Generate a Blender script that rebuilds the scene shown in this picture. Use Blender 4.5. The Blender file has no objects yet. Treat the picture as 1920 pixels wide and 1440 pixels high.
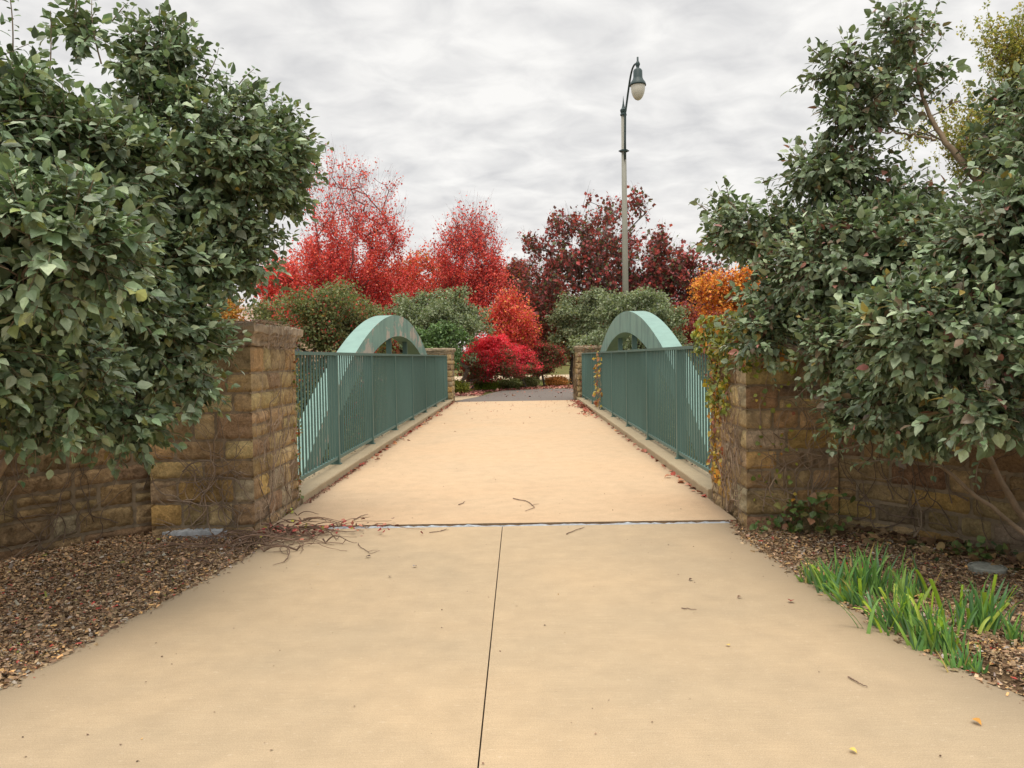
import bpy, math, random
import numpy as np
from math import radians as RD
from mathutils import Matrix, Vector

sc = bpy.context.scene
# ------------------------------------------------------------------ camera
CAMX, CAMH, FPX = 0.177, 1.5, 1442.0
YAW, PITCH, ROLL = 0.0104, 0.0348, -0.0168
cd = bpy.data.cameras.new('camera'); cam = bpy.data.objects.new('camera', cd)
sc.collection.objects.link(cam); sc.camera = cam
cd.sensor_width = 36.0; cd.lens = 36.0 * FPX / 1920.0
cd.clip_start = 0.05; cd.clip_end = 3000
_R = Matrix.Rotation(YAW, 3, 'Z') @ Matrix.Rotation(math.pi / 2 - PITCH, 3, 'X') @ Matrix.Rotation(ROLL, 3, 'Z')
cam.matrix_world = Matrix.Translation((CAMX, 0, CAMH)) @ _R.to_4x4()

def at(px, py, Y):
    """world point seen at photo pixel (px,py) at world depth Y"""
    d = _R @ Vector(((px - 960) / FPX, -(py - 720) / FPX, -1))
    t = Y / d.y
    return np.array([CAMX + d.x * t, Y, CAMH + d.z * t])
def gr(px, py, z=0.0):
    d = _R @ Vector(((px - 960) / FPX, -(py - 720) / FPX, -1))
    t = (z - CAMH) / d.z
    return np.array([CAMX + d.x * t, d.y * t, z])

# ------------------------------------------------------------------ world, sun, exposure
SUN_EL, SUN_AZ = RD(68), RD(192)      # azimuth clockwise from +Y
w = bpy.data.worlds.new('World'); sc.world = w; w.use_nodes = True
nt = w.node_tree; nt.nodes.clear()
def N(t, **k):
    n = nt.nodes.new(t)
    for a, b in k.items(): setattr(n, a, b)
    return n
def MT(op, a, b=None, c=None, tree=None):
    tr = tree or nt
    n = tr.nodes.new('ShaderNodeMath'); n.operation = op
    for i, v in enumerate((a, b, c)):
        if v is None: continue
        if isinstance(v, (int, float)): n.inputs[i].default_value = v
        else: tr.links.new(v, n.inputs[i])
    return n.outputs[0]
out = N('ShaderNodeOutputWorld'); bg = N('ShaderNodeBackground'); tc = N('ShaderNodeTexCoord')
sky = N('ShaderNodeTexSky'); sky.sky_type = 'NISHITA'; sky.sun_disc = False
sky.sun_elevation = SUN_EL; sky.sun_rotation = SUN_AZ
sep = N('ShaderNodeSeparateXYZ'); nt.links.new(tc.outputs['Generated'], sep.inputs[0])
zc = MT('MAXIMUM', sep.outputs[2], 0.0)
den = MT('ADD', zc, 0.24)
u = MT('DIVIDE', sep.outputs[0], den); v = MT('DIVIDE', sep.outputs[1], den)
# diagonal ripple direction
u2 = MT('ADD', MT('MULTIPLY', u, 0.80), MT('MULTIPLY', v, -0.42))
v2 = MT('ADD', MT('MULTIPLY', v, 1.0), MT('MULTIPLY', u, 0.30))
cv = N('ShaderNodeCombineXYZ'); nt.links.new(u2, cv.inputs[0]); nt.links.new(v2, cv.inputs[1])
n1 = N('ShaderNodeTexNoise'); n1.inputs['Scale'].default_value = 8.5; n1.inputs['Detail'].default_value = 7; n1.inputs['Roughness'].default_value = 0.52; n1.inputs['Distortion'].default_value = 0.35
n2 = N('ShaderNodeTexNoise'); n2.inputs['Scale'].default_value = 2.2; n2.inputs['Detail'].default_value = 3
nt.links.new(cv.outputs[0], n1.inputs['Vector']); nt.links.new(cv.outputs[0], n2.inputs['Vector'])
nn = MT('ADD', MT('MULTIPLY', n1.outputs['Fac'], 0.62), MT('MULTIPLY', n2.outputs['Fac'], 0.38))
cr = N('ShaderNodeValToRGB'); cr.color_ramp.elements[0].position = 0.35; cr.color_ramp.elements[1].position = 0.62
cr.color_ramp.elements[0].color = (0.560, 0.556, 0.556, 1); cr.color_ramp.elements[1].color = (0.785, 0.772, 0.748, 1)
nt.links.new(nn, cr.inputs[0])
hz = N('ShaderNodeMapRange'); hz.inputs[1].default_value = 0.0; hz.inputs[2].default_value = 0.22; hz.inputs[3].default_value = 0.75; hz.inputs[4].default_value = 0.0
nt.links.new(zc, hz.inputs[0])
mxh = N('ShaderNodeMixRGB'); nt.links.new(hz.outputs[0], mxh.inputs[0]); nt.links.new(cr.outputs[0], mxh.inputs[1]); mxh.inputs[2].default_value = (0.73, 0.685, 0.65, 1)
# an overcast sky is brighter overhead than near the horizon
zb = N('ShaderNodeMapRange'); zb.inputs[1].default_value = 0.42; zb.inputs[2].default_value = 0.95; zb.inputs[3].default_value = 1.0; zb.inputs[4].default_value = 2.6
nt.links.new(zc, zb.inputs[0])
sc1 = N('ShaderNodeMixRGB'); sc1.blend_type = 'MULTIPLY'; sc1.inputs[0].default_value = 1
nt.links.new(mxh.outputs[0], sc1.inputs[1]); nt.links.new(zb.outputs[0], sc1.inputs[2])
sk = N('ShaderNodeMixRGB'); sk.blend_type = 'MULTIPLY'; sk.inputs[0].default_value = 1; sk.inputs[2].default_value = (0.08, 0.08, 0.08, 1)
nt.links.new(sky.outputs[0], sk.inputs[1])
mx = N('ShaderNodeMixRGB'); mx.inputs[0].default_value = 0.95
nt.links.new(sk.outputs[0], mx.inputs[1]); nt.links.new(sc1.outputs[0], mx.inputs[2])
nt.links.new(mx.outputs[0], bg.inputs[0]); bg.inputs[1].default_value = 1.0
nt.links.new(bg.outputs[0], out.inputs[0])

sd = bpy.data.lights.new('sun', 'SUN'); sun = bpy.data.objects.new('sun', sd); sc.collection.objects.link(sun)
sd.energy = 1.35; sd.angle = RD(24); sd.color = (1.0, 0.90, 0.76)
sv = Vector((math.sin(SUN_AZ) * math.cos(SUN_EL), math.cos(SUN_AZ) * math.cos(SUN_EL), math.sin(SUN_EL)))
sun.rotation_euler = sv.to_track_quat('Z', 'Y').to_euler()
vs = sc.view_settings; vs.view_transform = 'Standard'; vs.look = 'None'; vs.exposure = 0.36; vs.gamma = 1.0

# ------------------------------------------------------------------ helpers
rng = np.random.default_rng(7)
def nrm(a): return a / np.maximum(np.linalg.norm(a, axis=-1, keepdims=True), 1e-9)

class MB:
    def __init__(s): s.v = []; s.f = {3: [], 4: []}; s.c = []; s.n = 0
    def add(s, v, faces, col=(0.5, 0.5, 0.5)):
        v = np.asarray(v, float).reshape(-1, 3); m = len(v)
        s.v.append(v)
        c = np.asarray(col, float)
        if c.ndim == 1: c = np.tile(c, (m, 1))
        s.c.append(c)
        for f in faces:
            f = np.asarray(f, np.int64)
            if f.size: s.f[f.shape[1]].append(f + s.n)
        s.n += m
    def box(s, x0, x1, y0, y1, z0, z1, col=(0.5, 0.5, 0.5)):
        v = [(x, y, z) for z in (z0, z1) for y in (y0, y1) for x in (x0, x1)]
        s.add(v, [[(0, 2, 3, 1), (4, 5, 7, 6), (0, 1, 5, 4), (2, 6, 7, 3), (0, 4, 6, 2), (1, 3, 7, 5)]], col)
    def tube(s, pts, rad, sides=6, col=(0.5, 0.5, 0.5), cap=True):
        pts = np.asarray(pts, float); n = len(pts)
        rad = np.broadcast_to(np.asarray(rad, float), (n,))
        t = nrm(np.gradient(pts, axis=0))
        ref = np.array([0, 0, 1.0]) if abs(t[:, 2]).mean() < 0.8 else np.array([1.0, 0, 0])
        a = nrm(np.cross(t, ref)); b = np.cross(t, a)
        th = np.linspace(0, 2 * math.pi, sides, endpoint=False)
        v = pts[:, None] + rad[:, None, None] * (np.cos(th)[None, :, None] * a[:, None] + np.sin(th)[None, :, None] * b[:, None])
        i = np.arange(n - 1)[:, None] * sides; j = np.arange(sides)[None]; k = (j + 1) % sides
        q = np.stack([i + j, i + k, i + sides + k, i + sides + j], -1).reshape(-1, 4)
        fs = [q]
        vv = v.reshape(-1, 3)
        if cap:
            vv = np.vstack([vv, pts[:1], pts[-1:]])
            j = np.arange(sides); k = (j + 1) % sides
            fs.append(np.stack([k, j, np.full(sides, n * sides)], -1))
            fs.append(np.stack([(n - 1) * sides + j, (n - 1) * sides + k, np.full(sides, n * sides + 1)], -1))
        s.add(vv, fs, col)
    def lathe(s, prof, center, seg=20, col=(0.5, 0.5, 0.5)):
        prof = np.asarray(prof, float); n = len(prof)
        th = np.linspace(0, 2 * math.pi, seg, endpoint=False)
        v = np.stack([prof[:, 0:1] * np.cos(th), prof[:, 0:1] * np.sin(th), np.repeat(prof[:, 1:2], seg, 1)], -1) + np.asarray(center)
        i = np.arange(n - 1)[:, None] * seg; j = np.arange(seg)[None]; k = (j + 1) % seg
        q = np.stack([i + j, i + k, i + seg + k, i + seg + j], -1).reshape(-1, 4)
        s.add(v.reshape(-1, 3), [q], col)
    def edges(s, A, B, ra, rb, sides=5, col=(0.5, 0.5, 0.5)):
        A = np.asarray(A); B = np.asarray(B); n = len(A)
        if n == 0: return
        t = nrm(B - A); ref = np.where(np.abs(t[:, 2:3]) > 0.9, np.array([[1.0, 0, 0]]), np.array([[0, 0, 1.0]]))
        a = nrm(np.cross(t, ref)); b = np.cross(t, a)
        th = np.linspace(0, 2 * math.pi, sides, endpoint=False)
        ring = np.cos(th)[None, :, None] * a[:, None] + np.sin(th)[None, :, None] * b[:, None]
        v = np.concatenate([A[:, None] + np.asarray(ra)[:, None, None] * ring, B[:, None] + np.asarray(rb)[:, None, None] * ring], 1)
        base = np.arange(n)[:, None] * 2 * sides; j = np.arange(sides)[None]; k = (j + 1) % sides
        q = np.stack([base + j, base + k, base + sides + k, base + sides + j], -1).reshape(-1, 4)
        s.add(v.reshape(-1, 3), [q], col)
    def inst(s, T, F, P, D, Nn, S, col, W=None):
        T = np.asarray(T, float); n = len(P)
        if n == 0: return
        D = nrm(D); Nn = nrm(Nn - (Nn * D).sum(-1, keepdims=True) * D); X = np.cross(D, Nn)
        W = np.ones(n) if W is None else W
        S = np.asarray(S)
        v = P[:, None] + S[:, None, None] * (T[None, :, 0:1] * W[:, None, None] * X[:, None] + T[None, :, 1:2] * D[:, None] + T[None, :, 2:3] * Nn[:, None])
        off = (np.arange(n) * len(T))[:, None, None]
        fs = [(np.asarray(f)[None] + off).reshape(-1, len(f[0])) for f in F]
        s.add(v.reshape(-1, 3), fs, np.repeat(col, len(T), 0))
    def build(s, name, mat, parent=None, smooth=False, loc=None):
        me = bpy.data.meshes.new(name)
        V = np.vstack(s.v); C = np.vstack(s.c)
        if loc is not None: V = V - np.asarray(loc)
        f3 = np.vstack(s.f[3]) if s.f[3] else np.zeros((0, 3), int)
        f4 = np.vstack(s.f[4]) if s.f[4] else np.zeros((0, 4), int)
        me.vertices.add(len(V)); me.vertices.foreach_set('co', V.astype(np.float32).ravel())
        nl = f3.size + f4.size
        me.loops.add(nl); me.loops.foreach_set('vertex_index', np.concatenate([f3.ravel(), f4.ravel()]).astype(np.int32))
        np_ = len(f3) + len(f4); me.polygons.add(np_)
        ls = np.concatenate([np.arange(len(f3)) * 3, f3.size + np.arange(len(f4)) * 4]).astype(np.int32)
        me.polygons.foreach_set('loop_start', ls)
        me.polygons.foreach_set('use_smooth', np.full(np_, smooth))
        me.update(calc_edges=True)
        at_ = me.attributes.new('col', 'FLOAT_COLOR', 'POINT')
        at_.data.foreach_set('color', np.hstack([C, np.ones((len(C), 1))]).astype(np.float32).ravel())
        me.materials.append(mat)
        o = bpy.data.objects.new(name, me); sc.collection.objects.link(o)
        if parent is not None:
            o.parent = parent
            if loc is None: o.matrix_parent_inverse = Matrix.Translation(-parent.location)
        elif loc is not None: o.location = loc
        return o

def thing(name, label, cat, loc=(0, 0, 0), group=None):
    o = bpy.data.objects.new(name, None); sc.collection.objects.link(o)
    o.location = tuple(float(a) for a in loc); o['label'] = label; o['category'] = cat
    if group: o['group'] = group
    return o
def tag(o, label=None, cat=None, group=None, kind=None):
    if label: o['label'] = label
    if cat: o['category'] = cat
    if group: o['group'] = group
    if kind: o['kind'] = kind
    return o

# ---- materials
def newmat(name):
    m = bpy.data.materials.new(name); m.use_nodes = True
    t = m.node_tree; b = t.nodes['Principled BSDF']; return m, t, b
def node(t, ty, **k):
    n = t.nodes.new(ty)
    for a, b in k.items():
        if a in n.inputs: n.inputs[a].default_value = b
        else: setattr(n, a, b)
    return n
def noise(t, vec, scale, detail=4, rough=0.55):
    n = node(t, 'ShaderNodeTexNoise', Scale=scale, Detail=detail, Roughness=rough); t.links.new(vec, n.inputs['Vector']); return n.outputs['Fac']
def ramp(t, fac, stops):
    n = t.nodes.new('ShaderNodeValToRGB'); r = n.color_ramp
    while len(r.elements) < len(stops): r.elements.new(0.5)
    for e, (p, c) in zip(r.elements, stops):
        e.position = p; e.color = (c, c, c, 1) if isinstance(c, (int, float)) else (*c, 1)
    t.links.new(fac, n.inputs[0]); return n.outputs[0]
def mix(t, fac, a, b, mode='MIX'):
    n = t.nodes.new('ShaderNodeMixRGB'); n.blend_type = mode
    for i, v in enumerate((fac, a, b)):
        if isinstance(v, (int, float)): n.inputs[i].default_value = v if i == 0 else (v, v, v, 1)
        elif isinstance(v, tuple): n.inputs[i].default_value = (*v, 1)
        else: t.links.new(v, n.inputs[i])
    return n.outputs[0]
def bump(t, b, h, dist, strength=1.0):
    n = t.nodes.new('ShaderNodeBump'); n.inputs['Distance'].default_value = dist; n.inputs['Strength'].default_value = strength
    t.links.new(h, n.inputs['Height']); t.links.new(n.outputs[0], b.inputs['Normal'])
def colmat(name, rough=0.8, nscale=8.0, namt=0.35, bumpd=0.0, bscale=40.0, trans=0.0, spec=0.3):
    m, t, b = newmat(name)
    a = node(t, 'ShaderNodeAttribute'); a.attribute_name = 'col'
    g = node(t, 'ShaderNodeNewGeometry')
    n = noise(t, g.outputs['Position'], nscale, 5)
    c = mix(t, 1.0, a.outputs['Color'], ramp(t, n, [(0.25, 1 - namt), (0.75, 1 + namt)]), 'MULTIPLY')
    t.links.new(c, b.inputs['Base Color']); b.inputs['Roughness'].default_value = rough
    b.inputs['Specular IOR Level'].default_value = spec
    if bumpd: bump(t, b, noise(t, g.outputs['Position'], bscale, 6, 0.65), bumpd)
    if trans:
        tr = node(t, 'ShaderNodeBsdfTranslucent'); ms = t.nodes.new('ShaderNodeMixShader'); ms.inputs[0].default_value = trans
        t.links.new(mix(t, 1.0, c, (1.25, 1.3, 0.7), 'MULTIPLY'), tr.inputs['Color']); t.links.new(b.outputs[0], ms.inputs[1]); t.links.new(tr.outputs[0], ms.inputs[2])
        t.links.new(ms.outputs[0], t.nodes['Material Output'].inputs['Surface'])
    return m
M = {}
M['leaf'] = colmat('viburnum_leaf', 0.45, 30, 0.22, 0.0015, 90, 0.14, 0.5)
M['leaf_far'] = colmat('far_leaf', 0.6, 1.2, 0.25, 0, 40, 0.32, 0.3)
M['litter'] = colmat('dry_leaf', 0.8, 30, 0.3, 0, 40, 0.0, 0.2)
M['blade'] = colmat('iris_blade', 0.45, 25, 0.15, 0, 40, 0.2, 0.4)
M['bark'] = colmat('bark', 0.9, 14, 0.35, 0.006, 60)
M['twig'] = colmat('twig', 0.9, 20, 0.3, 0.001, 120)
M['stone'] = colmat('sandstone', 0.9, 10, 0.55, 0.012, 34)
def stonemat():
    m, t, b = newmat('rock_faced_sandstone'); a = node(t, 'ShaderNodeAttribute'); a.attribute_name = 'col'
    g = node(t, 'ShaderNodeNewGeometry'); P = g.outputs['Position']
    n1 = noise(t, P, 7, 8, 0.68); n2 = noise(t, P, 48, 8, 0.75); n3 = noise(t, P, 3.0, 5, 0.6)
    c = mix(t, 1.0, a.outputs['Color'], ramp(t, n1, [(0.28, 0.55), (0.5, 1.0), (0.72, 1.25)]), 'MULTIPLY')
    c = mix(t, 1.0, c, ramp(t, n2, [(0.3, 0.55), (0.6, 1.15), (0.75, 1.4)]), 'MULTIPLY')
    c = mix(t, ramp(t, n3, [(0.5, 0.0), (0.68, 0.45)]), c, (0.16, 0.125, 0.085))
    c = mix(t, ramp(t, noise(t, P, 11, 6, 0.6), [(0.6, 0.0), (0.72, 0.5)]), c, (0.42, 0.28, 0.10))
    t.links.new(c, b.inputs['Base Color']); b.inputs['Roughness'].default_value = 0.93; b.inputs['Specular IOR Level'].default_value = 0.15
    bump(t, b, mix(t, 0.6, n1, n2), 0.03)
    return m
M['stone'] = stonemat()
M['mortar'] = colmat('mortar', 0.95, 16, 0.35, 0.006, 60)
M['plain'] = colmat('plain', 0.8, 4, 0.12)

def concrete(name, base, orange, specks=True, stain=0.0):
    m, t, b = newmat(name)
    g = node(t, 'ShaderNodeNewGeometry'); P = g.outputs['Position']
    big = noise(t, P, 0.55, 4); mid = noise(t, P, 5.5, 6, 0.6); fine = noise(t, P, 190, 3, 0.7)
    c = mix(t, ramp(t, big, [(0.35, 0.0), (0.65, 1.0)]), base, orange)
    c = mix(t, 1.0, c, ramp(t, mid, [(0.2, 0.90), (0.8, 1.09)]), 'MULTIPLY')
    c = mix(t, 1.0, c, ramp(t, fine, [(0.3, 0.80), (0.7, 1.17)]), 'MULTIPLY')
    # pale worn flecks stretched sideways and small dark pits
    mp = node(t, 'ShaderNodeMapping'); mp.inputs['Scale'].default_value = (30, 60, 1); t.links.new(P, mp.inputs[0])
    fl = noise(t, mp.outputs[0], 1.0, 3, 0.6)
    c = mix(t, ramp(t, fl, [(0.60, 0.0), (0.72, 0.35)]), c, (0.60, 0.49, 0.36))
    mb_ = node(t, 'ShaderNodeMapping'); mb_.inputs['Scale'].default_value = (4, 150, 1); t.links.new(P, mb_.inputs[0])
    broom = noise(t, mb_.outputs[0], 1.0, 4, 0.7)
    c = mix(t, 1.0, c, ramp(t, broom, [(0.3, 0.93), (0.7, 1.06)]), 'MULTIPLY')
    blot = noise(t, P, 0.9, 8, 0.72)
    c = mix(t, ramp(t, blot, [(0.52, 0.0), (0.66, 0.14)]), c, (0.27, 0.215, 0.15))
    pit = noise(t, P, 62, 1, 0.4)
    c = mix(t, ramp(t, pit, [(0.80, 0.0), (0.84, 0.55)]), c, (0.12, 0.09, 0.06))
    st = noise(t, P, 1.7, 5, 0.7)
    c = mix(t, ramp(t, st, [(0.56, 0.0), (0.78, 0.30)]), c, (0.30, 0.24, 0.16))
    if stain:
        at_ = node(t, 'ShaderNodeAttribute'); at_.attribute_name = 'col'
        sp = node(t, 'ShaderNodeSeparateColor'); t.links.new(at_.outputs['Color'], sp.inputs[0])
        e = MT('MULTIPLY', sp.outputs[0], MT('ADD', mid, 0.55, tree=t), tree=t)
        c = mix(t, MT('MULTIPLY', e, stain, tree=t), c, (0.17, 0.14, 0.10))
    t.links.new(c, b.inputs['Base Color']); b.inputs['Roughness'].default_value = 0.88; b.inputs['Specular IOR Level'].default_value = 0.25
    bump(t, b, mix(t, 0.5, fine, mid), 0.003)
    return m
M['path'] = concrete('path_concrete', (0.420, 0.325, 0.212), (0.500, 0.370, 0.230), stain=0.5)
M['deck'] = concrete('deck_concrete', (0.540, 0.392, 0.248), (0.555, 0.388, 0.238), stain=0.5)
M['kerb'] = concrete('kerb_concrete', (0.35, 0.280, 0.180), (0.38, 0.305, 0.195))
M['kerb'].node_tree
def paint(name, base, wear=0.0):
    m, t, b = newmat(name)
    g = node(t, 'ShaderNodeNewGeometry'); P = g.outputs['Position']
    mp = node(t, 'ShaderNodeMapping'); mp.inputs['Scale'].default_value = (5, 5, 1.1); t.links.new(P, mp.inputs[0])
    st = noise(t, mp.outputs[0], 1.0, 5, 0.65)
    c = mix(t, ramp(t, st, [(0.3, 0.0), (0.7, 1.0)]), tuple(x * 0.90 for x in base), tuple(x * 1.08 for x in base))
    c = mix(t, ramp(t, noise(t, P, 28, 4, 0.7), [(0.58, 0.0), (0.75, 0.35)]), c, tuple(x * 0.6 for x in base))
    if wear:
        mp2 = node(t, 'ShaderNodeMapping'); mp2.inputs['Scale'].default_value = (1, 1.5, 2.1); mp2.inputs['Location'].default_value = (0, 0.35, 0.5); t.links.new(P, mp2.inputs[0])
        n = noise(t, mp2.outputs[0], 1.25, 8, 0.62)
        at_ = node(t, 'ShaderNodeAttribute'); at_.attribute_name = 'col'
        sp = node(t, 'ShaderNodeSeparateColor'); t.links.new(at_.outputs['Color'], sp.inputs[0])
        f = MT('MULTIPLY', ramp(t, n, [(0.525, 0.0), (0.54, 1.0)]), sp.outputs[0], tree=t)
        c = mix(t, f, c, (0.44, 0.40, 0.34))
        st2 = noise(t, mp.outputs[0], 0.6, 6, 0.7)
        f2 = MT('MULTIPLY', ramp(t, st2, [(0.50, 0.0), (0.60, 0.45)]), sp.outputs[1], tree=t)
        c = mix(t, f2, c, (0.06, 0.12, 0.125))
    t.links.new(c, b.inputs['Base Color']); b.inputs['Roughness'].default_value = 0.5; b.inputs['Specular IOR Level'].default_value = 0.4
    bump(t, b, noise(t, P, 60, 4), 0.001)
    return m
TEAL = (0.088, 0.160, 0.140)
M['teal'] = paint('teal_paint', TEAL)
M['arch'] = paint('arch_paint', (0.20, 0.335, 0.285), 1.0)
M['dkmetal'] = paint('dark_green_metal', (0.03, 0.055, 0.055))
M['pole'] = paint('pole_paint', (0.27, 0.265, 0.215))
def simple(name, c, rough=0.8, sc_=6.0, amt=0.2, bd=0.0):
    m, t, b = newmat(name); g = node(t, 'ShaderNodeNewGeometry')
    n = noise(t, g.outputs['Position'], sc_, 6, 0.65)
    t.links.new(mix(t, 1.0, tuple(c), ramp(t, n, [(0.25, 1 - amt), (0.75, 1 + amt)]), 'MULTIPLY'), b.inputs['Base Color'])
    b.inputs['Roughness'].default_value = rough; b.inputs['Specular IOR Level'].default_value = 0.25
    if bd: bump(t, b, noise(t, g.outputs['Position'], sc_ * 6, 6, 0.7), bd)
    return m
M['asphalt'] = simple('asphalt', (0.165, 0.140, 0.122), 0.9, 12, 0.3, 0.004)
M['tan'] = simple('tan_ground', (0.48, 0.375, 0.25), 0.9, 0.6, 0.2)
M['joint'] = simple('joint_filler', (0.36, 0.39, 0.42), 0.7, 22, 0.5, 0.003)
M['dirt'] = simple('dark_dirt', (0.035, 0.025, 0.018), 0.95, 20, 0.4)
M['footing'] = simple('footing', (0.42, 0.44, 0.46), 0.9, 12, 0.5, 0.004)
M['lawn'] = simple('lawn', (0.17, 0.19, 0.035), 0.9, 1.6, 0.45, 0.01)
M['glass'] = simple('lamp_glass', (0.62, 0.60, 0.52), 0.25, 3, 0.08)
M['window'] = simple('window_glass', (0.08, 0.1, 0.12), 0.1, 3, 0.08)
M['cover'] = simple('cover', (0.30, 0.31, 0.27), 0.8, 30, 0.35, 0.002)
def groundmat():
    m, t, b = newmat('ground'); g = node(t, 'ShaderNodeNewGeometry'); P = g.outputs['Position']
    sp = node(t, 'ShaderNodeSeparateXYZ'); t.links.new(P, sp.inputs[0])
    mul = ramp(t, noise(t, P, 38, 6, 0.75), [(0.3, (0.03, 0.018, 0.010)), (0.5, (0.13, 0.082, 0.047)), (0.66, (0.26, 0.17, 0.09)), (0.8, (0.34, 0.25, 0.15))])
    gs = ramp(t, noise(t, P, 1.5, 7, 0.7), [(0.3, (0.05, 0.06, 0.015)), (0.5, (0.11, 0.11, 0.03)), (0.7, (0.20, 0.13, 0.06))])
    f = node(t, 'ShaderNodeMapRange'); f.inputs[1].default_value = 9; f.inputs[2].default_value = 12; t.links.new(sp.outputs[1], f.inputs[0])
    t.links.new(mix(t, f.outputs[0], mul, gs), b.inputs['Base Color']); b.inputs['Roughness'].default_value = 0.95
    b.inputs['Specular IOR Level'].default_value = 0.1
    bump(t, b, noise(t, P, 45, 6, 0.75), 0.02)
    return m
M['ground'] = groundmat()

def pal(n, items, jit=0.15, r=None):
    r = r or rng
    wts = np.array([i[0] for i in items], float); wts /= wts.sum()
    cols = np.array([i[1] for i in items], float)
    c = cols[r.choice(len(items), n, p=wts)]
    return np.clip(c * (1 + jit * r.standard_normal((n, 1))) * (1 + 0.035 * r.standard_normal((n, 3))), 0.004, 0.95)

# leaf templates (x across, y along, z up)
LT = np.array([(0, 0, 0), (0, .3, .0), (0, .6, -.01), (0, .84, -.05), (0, 1, -.12),
               (.22, .14, .05), (.34, .40, .07), (.17, .78, .01), (-.22, .14, .05), (-.34, .40, .07), (-.17, .78, .01)])
LF = [[(0, 5, 1), (3, 7, 4), (0, 1, 8), (3, 4, 10)], [(1, 5, 6, 2), (2, 6, 7, 3), (1, 2, 9, 8), (2, 3, 10, 9)]]
LT2 = np.array([(0, 0, 0), (.34, .45, .08), (0, 1, -.1), (-.34, .45, .08), (0, .5, 0)])
LF2 = [[(0, 1, 4), (1, 2, 4), (0, 4, 3), (4, 2, 3)]]
CH = np.array([(-.5, 0, 0), (.5, .06, 0.05), (.42, 1, -.04), (-.45, .9, .08)]); CF = [[(0, 1, 2), (0, 2, 3)]]

# ------------------------------------------------------------------ GROUND
def path_half(Y):          # half width of the concrete approach (left, right)
    ys = [-3, 0, 2.5, 3.3, 3.7, 4.4, 5.3, 6.0, 6.4, 6.8]
    L = [4.4, 3.2, 2.50, 2.29, 2.24, 2.15, 2.02, 1.95, 1.93, 1.98]
    R = [4.6, 3.4, 2.60, 2.33, 2.20, 2.11, 2.03, 1.99, 1.98, 2.06]
    return np.interp(Y, ys, L), np.interp(Y, ys, R)
def sstep(a, b, x):
    t = np.clip((x - a) / (b - a), 0, 1); return t * t * (3 - 2 * t)
def gz(x, y):
    rav = sstep(8.3, 11.5, y) * (1 - sstep(22.0, 25.6, y))
    z = -0.045 - 2.3 * rav
    z = z + 0.04 * np.sin(x * 1.7 + 1) * np.sin(y * 1.3) * (np.abs(x) > 2.4) * (y < 8)
    far = np.maximum(0, y - 60) * 0.0
    return z + far
xs = np.unique(np.concatenate([np.linspace(-600, -30, 20), np.linspace(-30, -6, 30), np.linspace(-6, 6, 61), np.linspace(6, 30, 30), np.linspace(30, 600, 20)]))
ys = np.unique(np.concatenate([np.linspace(-80, -2, 12), np.linspace(-2, 30, 110), np.linspace(30, 80, 26), np.linspace(80, 1500, 20)]))
X, Y = np.meshgrid(xs, ys); Z = gz(X, Y)
# slope dips under the concrete slabs
Z = np.where((np.abs(X) < 1.8) & (Y < 8.3), -0.12, Z)
def gridfaces(nr, nc):
    i = np.arange(nr - 1)[:, None] * nc; j = np.arange(nc - 1)[None]
    return np.stack([i + j, i + j + 1, i + nc + j + 1, i + nc + j], -1).reshape(-1, 4)
mb = MB(); mb.add(np.stack([X, Y, Z], -1), [gridfaces(*X.shape)])
tag(mb.build('ground', M['ground'], smooth=True), kind='structure')

# concrete approach: two slabs with an open joint between them
mb = MB()
YS = np.linspace(-3, 6.785, 70); hl, hr = path_half(YS)
for side in (0, 1):
    cols = 34
    t = np.linspace(0, 1, cols)
    if side == 0: xx = -0.0032 + (-hl[:, None] + 0.0032) * t[None]
    else: xx = 0.0032 + (hr[:, None] - 0.0032) * t[None]
    yy = np.repeat(YS[:, None], cols, 1)
    e = np.abs(np.where(side == 0, hl, hr)[:, None] - np.abs(xx))
    st = np.clip(1 - e / 0.55, 0, 1) ** 1.6
    v = np.stack([xx, yy, np.zeros_like(xx)], -1)
    v[:, 0, 2] -= 0.002; v[:, -1, 2] -= 0.004
    f = gridfaces(*xx.shape)
    if side == 0: f = f[:, ::-1]
    C = np.repeat(st[..., None], 3, -1).reshape(-1, 3)
    mb.add(v.reshape(-1, 3), [f], C)
    # skirts
    for col_i in (0, cols - 1):
        a = v[:, col_i].copy(); b = a.copy(); b[:, 2] = -0.11
        n = len(a); i = np.arange(n - 1)
        q = np.stack([i, i + 1, n + i + 1, n + i], -1)
        mb.add(np.vstack([a, b]), [q], (1.0, 1, 1))
    a = v[-1].copy(); b = a.copy(); b[:, 2] = -0.11; n = len(a); i = np.arange(n - 1)
    mb.add(np.vstack([a, b]), [np.stack([i, i + 1, n + i + 1, n + i], -1)], (0.3, 0, 0))
tag(mb.build('path', M['path']), 'tan concrete approach path split by a straight joint', kind='structure')
mb = MB(); mb.box(-0.03, 0.03, -3, 6.78, -0.13, -0.03); mb.box(-2.0, 2.05, 6.77, 6.9, -0.13, -0.035)
tag(mb.build('joint_dirt', M['dirt']), kind='structure')
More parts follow.
